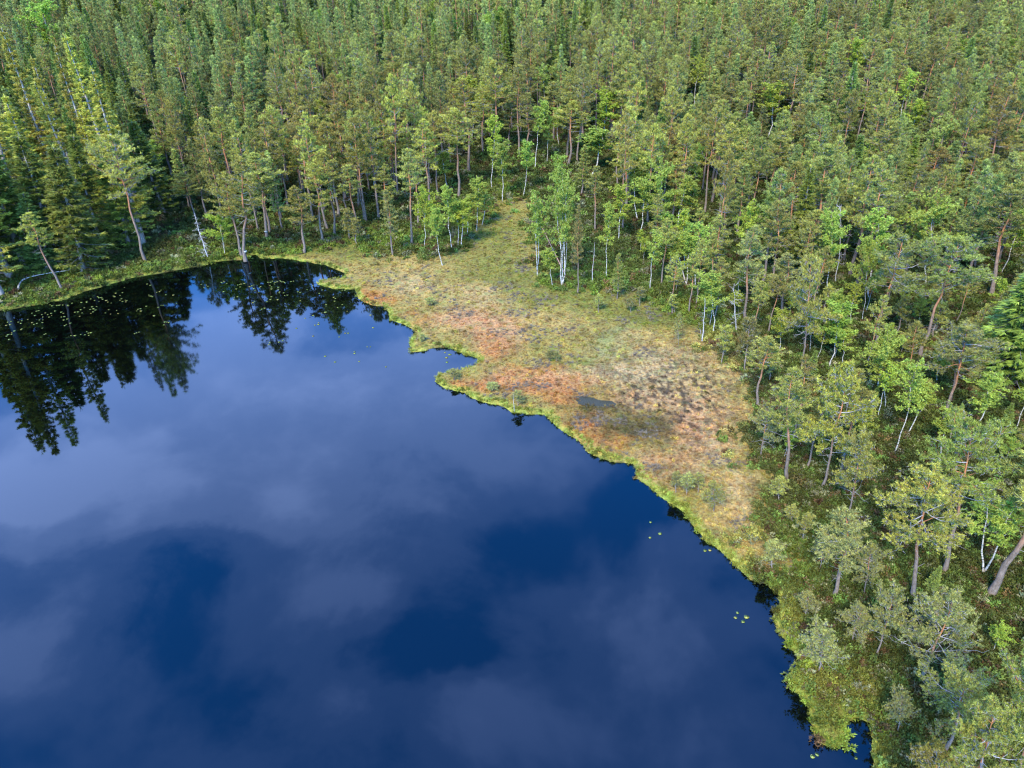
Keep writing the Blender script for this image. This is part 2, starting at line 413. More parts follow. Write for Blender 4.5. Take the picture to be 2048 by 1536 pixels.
def water():
    m, t = new_mat('lake_water')
    tcn = t.n('ShaderNodeTexCoord')
    nz = t.n('ShaderNodeTexNoise', ins={'Vector': tcn.outputs['Object'], 'Scale': 0.6, 'Detail': 3.0, 'Roughness': 0.5})
    bp = t.n('ShaderNodeBump', ins={'Height': nz.outputs[0], 'Strength': 0.02, 'Distance': 0.05})
    fr = t.n('ShaderNodeFresnel', ins={'IOR': 1.85})
    fac = t.math('MULTIPLY', fr.outputs[0], 0.72, clamp=True)
    nw = t.n('ShaderNodeTexNoise', ins={'Vector': tcn.outputs['Object'], 'Scale': 0.035, 'Detail': 3.0})
    rg = t.ramp(nw.outputs[0], [(.45, .012), (.65, .05)])
    gl = t.n('ShaderNodeBsdfGlossy', ins={'Color': (0.48, 0.78, 1.0, 1), 'Roughness': rg, 'Normal': bp.outputs[0]})
    df = t.n('ShaderNodeBsdfDiffuse', ins={'Color': (0.0008, 0.0009, 0.0008, 1)})
    mx = t.n('ShaderNodeMixShader', ins={0: fac, 1: df.outputs[0], 2: gl.outputs[0]})
    t.n('ShaderNodeOutputMaterial', ins={'Surface': mx.outputs[0]})
    V = np.array([(-900, -900, 0), (900, -900, 0), (900, 170, 0), (-900, 170, 0)], float)
    # butts against rising land everywhere: the bed lies below it
    me = make_mesh('lake', V, np.array([[0, 1, 2, 3]]))
    o = link('lake', me, m); tag(o, 'dark blue lake water mirroring clouds and trees', kind='structure')
    me2 = None
    for cx, cy, rx, ry in POOLS_PX:
        c = at_plane(cx, cy, 0.25)
        zt = 0.13
        pts = []
        for k in range(40):
            a = k / 40 * 2 * math.pi
            q = at_plane(cx + (math.cos(a) * rx + math.sin(a) * ry * 1.6) * 1.9, cy + math.sin(a) * ry * 1.9, zt)
            pts.append(q)
        V = np.array([c * [1, 1, 0] + [0, 0, zt]] + pts)
        F = np.array([[0, 1 + k, 1 + (k + 1) % 40] for k in range(40)])
        me2 = make_mesh('bog_pool', V, F)
        mm, tt = new_mat('bog_pool_water') if 'bog_pool_water' not in bpy.data.materials else (bpy.data.materials['bog_pool_water'], None)
        if tt:
            nn = tt.n('ShaderNodeTexNoise', ins={'Scale': 60.0, 'Detail': 3.0})
            cc = tt.ramp(nn.outputs[0], [(.4, (.02, .022, .012)), (.6, (.06, .06, .045))])
            pp = tt.n('ShaderNodeBsdfPrincipled', ins={'Base Color': cc, 'Roughness': 0.5, 'Specular IOR Level': 0.12})
            tt.n('ShaderNodeOutputMaterial', ins={'Surface': pp.outputs[0]})
        po = link('pool', me2, mm); tag(po, 'shallow grey bog pool', kind='structure')
water()

# ------------------------------------------------------------------ tree builders
class TB:
    """collects tubes and blades of one part"""
    def __init__(self): self.V = []; self.F3 = []; self.F4 = []; self.C = []; self.n = 0
    def tube(self, pts, rad, col, sides=5):
        pts = np.asarray(pts, float); rad = np.asarray(rad, float); k = len(pts)
        tg = np.gradient(pts, axis=0); tg /= np.linalg.norm(tg, axis=1)[:, None] + 1e-9
        ref = np.array([0, 0, 1.0]) if abs(tg[0][2]) < .8 else np.array([1.0, 0, 0])
        a = np.cross(tg, ref); a /= np.linalg.norm(a, axis=1)[:, None] + 1e-9
        b = np.cross(tg, a)
        th = np.arange(sides) / sides * 2 * np.pi
        ring = pts[:, None, :] + rad[:, None, None] * (a[:, None, :] * np.cos(th)[None, :, None] + b[:, None, :] * np.sin(th)[None, :, None])
        self.V.append(ring.reshape(-1, 3))
        col = np.asarray(col, float)
        cc = np.repeat(col, sides, axis=0) if col.ndim == 2 else np.tile(col, (k * sides, 1))
        self.C.append(cc)
        i = np.arange(k - 1)[:, None] * sides + np.arange(sides)[None, :]
        j = np.arange(k - 1)[:, None] * sides + (np.arange(sides)[None, :] + 1) % sides
        F = np.stack([i, j, j + sides, i + sides], -1).reshape(-1, 4) + self.n
        self.F4.append(F); self.n += k * sides
    def blades(self, base, tip, width, col, rng):
        """thin triangles, one per row"""
        base = np.asarray(base); tip = np.asarray(tip); n = len(base)
        d = tip - base
        r = rng.normal(size=(n, 3)); s = np.cross(d, r); s /= np.linalg.norm(s, axis=1)[:, None] + 1e-9
        w_ = (np.asarray(width) * .5 * np.ones(n))[:, None]
        mid = base + d * .45
        V = np.stack([mid - s * w_, mid + s * w_, tip], 1)   # triangle
        V[:, 0] = base + d * .1 - s * w_; V[:, 1] = base + d * .1 + s * w_
        self.V.append(V.reshape(-1, 3)); self.C.append(np.repeat(np.broadcast_to(col, (n, 3)), 3, axis=0))
        self.F3.append(np.arange(3 * n).reshape(-1, 3) + self.n); self.n += 3 * n
    def mesh(self, name):
        V = np.concatenate(self.V); C = np.concatenate(self.C)
        F = []
        if self.F3: F.append(np.concatenate(self.F3))
        if self.F4: F.append(np.concatenate(self.F4))
        return make_mesh(name, V, F, C)

def unit(v): return v / (np.linalg.norm(v, axis=-1, keepdims=True) + 1e-9)

def interp_path(P, t):
    P = np.asarray(P); x = np.clip(t, 0, 1) * (len(P) - 1); i = np.minimum(x.astype(int), len(P) - 2); f = (x - i)[:, None]
    return P[i] * (1 - f) + P[i + 1] * f

def tufts(tb, pos, dirs, k, length, width, spread, cols, rng):
    """k blades fanning out of every tuft position"""
    n = len(pos)
    if n == 0: return
    d = unit(dirs[:, None, :] + rng.normal(size=(n, k, 3)) * spread)
    L = length * rng.uniform(.65, 1.2, (n, k, 1))
    base = np.repeat(pos[:, None, :], k, axis=1) + rng.normal(size=(n, k, 3)) * length * .12
    tip = base + d * L
    c = np.repeat(cols[:, None, :], k, axis=1) * rng.uniform(.7, 1.3, (n, k, 1))
    tb.blades(base.reshape(-1, 3), tip.reshape(-1, 3), width, c.reshape(-1, 3), rng)

def trunk_path(H, rng, bend=.02, n=9, lean=0):
    z = np.linspace(0, H, n); off = np.cumsum(rng.normal(size=(n, 2)) * bend * H / n * 2, axis=0); off -= off[0]
    off -= (off[-1] * (z / H)[:, None]) * .7
    return np.column_stack([off, z])

PINE_LOW = np.array((.17, .135, .115)); PINE_UP = np.array((.40, .17, .075)); GREYTWIG = np.array((.26, .245, .25))

def build_pine(seed, H=14, cb=.52, R=2.6, style='mature', near=True, lichen=.3, fine=1.0):
    rng = np.random.default_rng(seed)
    tk, br, cr = TB(), TB(), TB()
    P = trunk_path(H, rng, .035 if style != 'bog' else .09, 10)
    t = np.linspace(0, 1, 10)
    rad = (H * .0105 + .02) * (1 - t * .88) * np.where(t == 0, 1.35, 1)
    colr = PINE_LOW + (PINE_UP - PINE_LOW) * sstep(.28, .6, t)[:, None]
    if style == 'bog': colr = PINE_LOW * 1.3 + (PINE_UP * .7 - PINE_LOW) * (sstep(.4, .9, t) * .5)[:, None]
    tk.tube(P, rad, colr, 7 if near else 4)
    young = style == 'young'
    nl = {'mature': 34, 'young': 46, 'bog': 22}[style] if near else {'mature': 18, 'young': 26, 'bog': 14}[style]
    ba = np.array((.185, .190, .046)) if not young else np.array((.150, .185, .060))
    tipc = np.array((.43, .41, .085)) if not young else np.array((.38, .41, .10))
    for i in range(nl):
        u = (i + rng.uniform(0, 1)) / nl
        u = u ** (.9 if not young else 1.0)
        h = cb + (1 - cb) * u * .985
        az = i * 2.4 + rng.normal() * .5
        if young: L = R * (1.0 - u) ** .75 * rng.uniform(.75, 1.1) + .15; el = .25 + .55 * u
        elif style == 'bog': L = R * (.5 + .8 * math.sin(math.pi * min(1, u * .8 + .15))) * rng.uniform(.5, 1.1) * .8; el = .1 + .8 * u
        else:
            L = R * (math.sin(math.pi * (0.22 + u * .76)) ** .8) * rng.uniform(.55, 1.2); el = .05 + .85 * u ** 1.3
        dead = (not young) and u < .14 and rng.uniform() < .75
        p0 = interp_path(P, np.array([h]))[0]
        d = np.array([math.cos(az) * math.cos(el), math.sin(az) * math.cos(el), math.sin(el)])
        pts = [p0]; dd = d.copy(); nseg = 5
        for s in range(nseg):
            dd = unit(dd + rng.normal(size=3) * (.22 if not young else .10) + np.array([0, 0, .10 if s > 1 else -.02]))
            pts.append(pts[-1] + dd * L / nseg)
        pts = np.array(pts)
        r_ = max(.012, .012 * L + .006) * (1 if near else 1.3)
        lc = PINE_UP * .8 if (h > .5 and rng.uniform() > lichen and not dead) else GREYTWIG * rng.uniform(.8, 1.3)
        br.tube(pts, np.linspace(r_, r_ * .3, nseg + 1), lc, 4 if near else 3)
        # side shoots
        ns = (9 if near else 4) if not dead else 5
        tt = np.sort(rng.uniform(.22 if not young else .1, 1.0, ns)); tt[-1] = 1.0
        starts = interp_path(pts, tt)
        side = unit(np.cross(d, [0, 0, 1.0]))
        TP = []; TD = []
        for q, (s0, ts) in enumerate(zip(starts, tt)):
            sg = 1 if q % 2 else -1
            sl = L * (.42 * (1.1 - ts * .55)) * rng.uniform(.6, 1.2)
            if young: sl = L * .30 * (1.15 - ts * .7)
            sd_ = unit(d * (.75) + side * sg * rng.uniform(.5, 1.1) * (0 if ts == 1.0 else 1) + np.array([0, 0, rng.uniform(.05, .5)]) + rng.normal(size=3) * .15)
            e0 = s0 + sd_ * sl
            mid = (s0 + e0) / 2 + rng.normal(size=3) * sl * .08
            if near: br.tube(np.array([s0, mid, e0]), [r_ * .4, r_ * .3, r_ * .15], GREYTWIG * rng.uniform(.6, 1.2), 3)
            if dead: continue
            nt = max(2, int(sl / (.11 * fine if near else .30)))
            f = rng.uniform(.15, 1.05, nt)[:, None]
            jit = rng.normal(size=(nt, 3)) * np.array([.10, .10, .06]) * (1 + .15 * L)
            TP.append(s0 + (e0 - s0) * f + jit); TD.append(np.tile(sd_ * .7 + np.array([0, 0, .45]), (nt, 1)))
        if dead or not TP: continue
        TP = np.concatenate(TP); TD = np.concatenate(TD)
        cc = ba + (tipc - ba) * (rng.uniform(0, 1, (len(TP), 1)) ** 1.6)
        cc = cc * (.85 + .3 * rng.uniform())
        if near: tufts(cr, TP, TD, 12 if fine == 1 else 16, .27 * fine, .056 * fine, .62, cc, rng)
        else: tufts(cr, TP, TD, 8, .50, .16, .62, cc, rng)
        if near and rng.uniform() < lichen + .2:
            # grey lichen-hung twigs below the needles
            m_ = TP[rng.uniform(size=len(TP)) < .35] - np.array([0, 0, .08])
            tufts(br, m_, np.tile(np.array([0, 0, -.1]) - d * .5, (len(m_), 1)), 4, .28, .022, .8, np.tile(GREYTWIG * 1.1, (len(m_), 1)), rng)
    if young or True:
        top = P[-1] + rng.normal(size=(6, 3)) * .05
        tufts(cr, top, np.tile([0, 0, 1.0], (6, 1)), 10, .35, .05, .35, np.tile(tipc, (6, 1)), rng)
    # a few dead stubs on the bare stem
    if not young:
        for i in range(9 if near else 3):
            h = rng.uniform(.22, cb + .05); az = rng.uniform(0, 6.28); L = rng.uniform(.25, 1.1) * R * .35
            p0 = interp_path(P, np.array([h]))[0]
            d = np.array([math.cos(az), math.sin(az), rng.uniform(-.3, .35)])
            p1 = p0 + d * L * .5 + rng.normal(size=3) * .05
            p2 = p0 + d * L + np.array([0, 0, rng.uniform(-.2, .25)])
            br.tube(np.array([p0, p1, p2]), [.018, .013, .006], GREYTWIG * rng.uniform(.9, 1.4), 3)
    return dict(kind='pine', H=H, W=2 * R, parts=[('trunk', tk.mesh('pine_trunk'), MAT_BARK), ('branches', br.mesh('pine_branches'), MAT_BARK), ('crown', cr.mesh('pine_crown'), MAT_NEEDLE)])

def build_spruce(seed, H=22, R=2.4, sparse=.0, near=True, cb=.08, gold=0.0):
    rng = np.random.default_rng(seed)
    tk, br, cr = TB(), TB(), TB()
    P = trunk_path(H, rng, .006, 8); t = np.linspace(0, 1, 8)
    rad = (H * .0095 + .02) * (1 - t * .95) * np.where(t == 0, 1.25, 1)
    tk.tube(P, rad * (1.25 if gold > .5 else 1), np.tile(np.array((.36, .32, .28)), (8, 1)) * (.8 + .4 * t)[:, None], 6 if near else 4)
    step = (.36 if near else .75) * (H / 22) ** .5
    z = cb * H
    ba = np.array((.085, .125, .032)); tipc = np.array((.28, .33, .060)); ba = ba * (1 - gold) + np.array((.22, .23, .035)) * gold
    tipc = tipc * (1 - gold) + np.array((.36, .38, .07)) * gold
    while z < H * .99:
        u = z / H
        prof = R * min(1, ((1 - u) / .85)) ** .8 * (0.55 + .45 * min(1, u / .25)) * (1 if gold < .5 else (.72 + .5 * abs(math.sin(z * .9 + seed))))
        nb = 5 if near else 5
        for b in range(nb):
            if rng.uniform() < sparse * (0.55 + .6 * u): continue
            az = rng.uniform(0, 6.28); L = max(.18, prof * rng.uniform(.55, 1.2))
            dn = -.30 + .75 * u ** 2
            p0 = interp_path(P, np.array([u + rng.normal() * .005]))[0]
            dh = np.array([math.cos(az), math.sin(az), 0])
            s = np.linspace(0, 1, 4)[:, None]
            pts = p0 + dh * L * s + np.array([0, 0, 1.0]) * (L * (dn * s * 1.3 - dn * .55 * s ** 2 * (1 if dn < 0 else 0) + .10 * s ** 3))
            bare = u < .25 and rng.uniform() < .45
            br.tube(pts, np.linspace(.016 + .005 * L, .006, 4), GREYTWIG * rng.uniform(.6, 1.05), 3)
            if bare: continue
            side = np.array([-dh[1], dh[0], 0])
            n = max(3, int(L / (.105 if near else .26)))
            f = rng.uniform(.12 if gold < .5 else .34, 1.0, n)
            c0 = interp_path(pts, f)
            sg = rng.choice([-1, 1], n)[:, None]; ext = (rng.uniform(0, .30, n) * (1.25 - f * .8))[:, None] * (.5 + .35 * L)
            TP = c0 + side * sg * ext + dh * ext * .4 - np.array([0, 0, 1.0]) * (ext * .35 + rng.uniform(0, .1, (n, 1)))
            TD = dh * .8 + side * sg * .7 * (f[:, None] < .93) + np.array([0, 0, -.25 + .35 * u])
            mixf = (f ** 1.5)[:, None] * rng.uniform(.2, 1, (n, 1))
            cc = ba + (tipc - ba) * mixf
            if near: tufts(cr, TP, TD, 10, .34, .085, .42, cc, rng)
            else: tufts(cr, TP, TD, 6, .50, .17, .42, cc, rng)
        z += step * rng.uniform(.75, 1.25) * (1 - .45 * u)
    tufts(cr, P[-1:] - [0, 0, .1], np.array([[0, 0, 1.0]]), 10, .5, .05, .2, np.array([tipc]), rng)
    return dict(kind='spruce', H=H, W=2 * R, parts=[('trunk', tk.mesh('spruce_trunk'), MAT_BARK), ('branches', br.mesh('spruce_branches'), MAT_BARK), ('crown', cr.mesh('spruce_crown'), MAT_SPRUCE)])

def build_birch(seed, H=11, R=1.4, cb=.45, stems=1, near=True, dens=1.0):
    rng = np.random.default_rng(seed)
    tk, br, cr = TB(), TB(), TB()
    W = np.array((.46, .44, .41)); Tw = np.array((.20, .14, .11))
    lf = np.array((.23, .30, .045)); lf2 = np.array((.40, .46, .085))
    for sidx in range(stems):
        hh = H * (1 if sidx == 0 else rng.uniform(.75, .97)); n = 9
        P = trunk_path(hh, rng, .045, n)
        if stems > 1:
            a = sidx * 2.6 + rng.uniform(0, 1); P = P + np.outer(np.linspace(0, 1, n) ** .7, [math.cos(a), math.sin(a), 0]) * R * .55
        t = np.linspace(0, 1, n)
        rad = (H * .0046 + .014) * (1 - t * .86) * np.where(t == 0, 1.25, 1)
        colr = W * (1 - .0 * t)[:, None] + (Tw * 1.5 - W) * sstep(.72, 1, t)[:, None]
        tk.tube(P, rad, colr, 7 if near else 4)
        nl = int((26 if near else 13) / (1 if stems == 1 else 1.6) * (hh / H))
        for i in range(nl):
            u = (i + rng.uniform()) / nl; h = cb + (1 - cb) * u
            az = i * 2.4 + rng.normal() * .6
            L = R * (math.sin(math.pi * (.12 + .80 * u)) ** .6) * rng.uniform(.55, 1.25) + .1
            el = .55 + .5 * u
            p0 = interp_path(P, np.array([min(.985, h * .93)]))[0]
            d = np.array([math.cos(az) * math.cos(el), math.sin(az) * math.cos(el), math.sin(el)])
            pts = [p0]; dd = d.copy()
            for s in range(4):
                dd = unit(dd + rng.normal(size=3) * .16 + np.array([0, 0, .05 if s < 2 else -.22])); pts.append(pts[-1] + dd * L * 1.25 / 4)
            pts = np.array(pts)
            br.tube(pts, np.linspace(.014 + .006 * L, .004, 5), (Tw * 1.2 if u > .2 else W * .8), 3)
            nt = int((24 if near else 9) * dens * (.5 + L / R))
            f = rng.uniform(.2, 1.05, nt)
            TP = interp_path(pts, np.minimum(f, 1)) + rng.normal(size=(nt, 3)) * np.array([.17, .17, .14]) * (.6 + L * .25)
            TD = rng.normal(size=(nt, 3)) * .6 + np.array([0, 0, -.2]) + d * .3
            cc = lf + (lf2 - lf) * rng.uniform(0, 1, (nt, 1)); cc = cc * rng.uniform(.85, 1.15)
            if near: tufts(cr, TP, TD, 9, .20, .105, 1.2, cc, rng)
            else: tufts(cr, TP, TD, 6, .36, .22, 1.2, cc, rng)
    return dict(kind='birch', H=H, W=2 * R, parts=[('trunk', tk.mesh('birch_trunk'), MAT_BIRCH), ('branches', br.mesh('birch_branches'), MAT_BARK), ('crown', cr.mesh('birch_crown'), MAT_LEAF)])

def _shift(br): return br.F4

def build_dead(seed, H=8, R=1.0, style='snag'):
    rng = np.random.default_rng(seed); tk, br = TB(), TB()
    c = np.array((.42, .40, .40))
    P = trunk_path(H, rng, .03 if style != 'twisted' else .10, 9); t = np.linspace(0, 1, 9)
    tk.tube(P, (H * .008 + .03) * (1 - t * .8), np.tile(c, (9, 1)), 6)
    nb = {'snag': 16, 'spruce': 80, 'twisted': 15, 'pole': 5}[style]
    for i in range(nb):
        u = rng.uniform(.25 if style != 'spruce' else .12, .98); az = rng.uniform(0, 6.28)
        L = R * (1.15 - u) * rng.uniform(.4, 1.3) if style != 'twisted' else R * rng.uniform(.5, 1.2)
        p0 = interp_path(P, np.array([u]))[0]; el = {'snag': .05, 'spruce': -.35, 'twisted': .3, 'pole': 0}[style]
        dd = np.array([math.cos(az), math.sin(az), el]); pts = [p0]
        for s in range(4):
            dd = unit(dd + rng.normal(size=3) * (.18 if style != 'twisted' else .5)); pts.append(pts[-1] + dd * L / 4)
        pts = np.array(pts)
        br.tube(pts, np.linspace(.03 if style == 'twisted' else .02, .006, 5), c * rng.uniform(.75, 1.2), 3)
        for q in range(4 if style in ('twisted', 'spruce') else 2):
            s0 = pts[rng.integers(1, 5)]; d2 = unit(dd + rng.normal(size=3) * .8)
            br.tube(np.array([s0, s0 + d2 * L * .2, s0 + d2 * L * .35 + rng.normal(size=3) * .05]), [.010, .007, .003], c * rng.uniform(.7, 1.2), 3)
    tk.V += br.V; tk.C += br.C; tk.F4 += [f + tk.n for f in _shift(br)]
    return dict(kind='dead', H=H, W=2 * R, parts=[('trunk', tk.mesh('dead_trunk'), MAT_DEAD)])

PR = {
 'pm': [build_pine(100 + i, 15, [.45, .52, .40, .56, .50, .42][i], [2.4, 2.0, 2.3, 2.2, 2.7, 2.2][i], 'mature', True, [.3, .2, .5, .2, .35, .6][i]) for i in range(6)],
 'pu': [build_pine(150 + i, 15, .55, 3.5, 'mature', True, .6, .75) for i in range(2)],
 'pw': [build_pine(170 + i, 9, .30, 2.7, 'mature', True, .95, .72) for i in range(3)],          # broad umbrella crowns
 'py': [build_pine(200 + i, 14, [.22, .34, .28, .40][i], [2.1, 2.0, 1.8, 2.2][i], 'young', True, .1) for i in range(4)],
 'pb': [build_pine(250 + i, 6, .38, 1.3, 'bog', True, .8) for i in range(3)],
 'so': [build_spruce(300 + i, 25, 2.5, [.35, .45, .30][i], True, .12, .8) for i in range(3)],
 'sy': [build_spruce(330 + i, 16, 2.0, .08, True, .04, .1) for i in range(2)],
 'bi': [build_birch(400 + i, 11, [1.3, 1.5, 1.1, 1.6][i], [.48, .45, .56, .52][i], 1, True, [.9, 1.0, .9, .65][i]) for i in range(4)],
 'bm': [build_birch(450 + i, 11, 1.5, .45, 2 + i, True, .75) for i in range(2)],
 'bl': [build_birch(470, 10, 2.6, .42, 1, True, 1.6)],
 'de': [build_dead(500 + i, 9, 1.0, 'snag') for i in range(2)],
 'ds': [build_dead(520, 8, 1.3, 'spruce')],
 'dt': [build_dead(530 + i, 7, 1.7, 'twisted') for i in range(2)],
 'dp': [build_dead(540, 6, .5, 'pole')],
}
FAR = {
 'pm': [build_pine(600 + i, 15, .5, 2.6, 'mature', False) for i in range(3)],
 'py': [build_pine(620 + i, 14, .2, 2.2, 'young', False) for i in range(3)],
 'sy': [build_spruce(640 + i, 17, 2.0, .05, False, .04, .1) for i in range(2)],
 'so': [build_spruce(650 + i, 24, 2.4, .3, False, .12, .6) for i in range(1)],
 'bi': [build_birch(660 + i, 11, 1.6, .4, 1, False) for i in range(2)],
}
NAMES = {'pine': ('pine_tree', 'pine tree'), 'spruce': ('spruce_tree', 'spruce tree'), 'birch': ('birch_tree', 'birch tree'), 'dead': ('dead_tree', 'dead tree')}

def place_tree(proto, loc, H, W, lean=(0, 0), label='', group=None, tint=(1, 1, 1), name=None, cat=None, rz=None):
    nm, ct = NAMES[proto['kind']]
    e = bpy.data.objects.new(name or nm, None); COL.objects.link(e)
    e.empty_display_size = .5
    e.location = loc
    sz = H / proto['H']; sx = W / proto['W'] if W else sz
    e.scale = (sx, sx, sz)
    # trunk thickness follows the crown; the lean tips the whole tree
    R = Matrix.Rotation(lean[0], 3, 'Y') @ Matrix.Rotation(-lean[1], 3, 'X') @ Matrix.Rotation(random.uniform(0, 6.28) if rz is None else rz, 3, 'Z')
    e.rotation_euler = R.to_euler()
    tag(e, label, cat or ct, group)
    for pn, me, mat in proto['parts']:
        if not me.materials: me.materials.append(mat)
        o = bpy.data.objects.new(pn, me); COL.objects.link(o); o.parent = e
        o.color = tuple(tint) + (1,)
    return e

def solve_tree(bx, by, tx, ty):
    """world base, height and sideways lean of a trunk seen from base pixel to top pixel"""
    B = ground_at(bx, by)
    v = ray(tx, ty)
    t = B[1] / v[1]                      # the trunk stays in the plane y = const
    T = CP + v * t
    H = T[2] - B[2]; lx = math.atan2(T[0] - B[0], H)
    return B, max(1.0, H), max(-.16, min(.16, lx))

def top_to_base(tx, ty, h):
    """where a tree of height h stands whose top shows at the pixel"""
    v = ray(tx, ty)
    lo = None
    for t in np.arange(40, 420, 2.0):
        P = CP + v * t
        g = float(terr(np.array([P[0]]), np.array([P[1]]))[0])
        if P[2] <= g + h: return np.array([P[0], P[1], g])
    return None

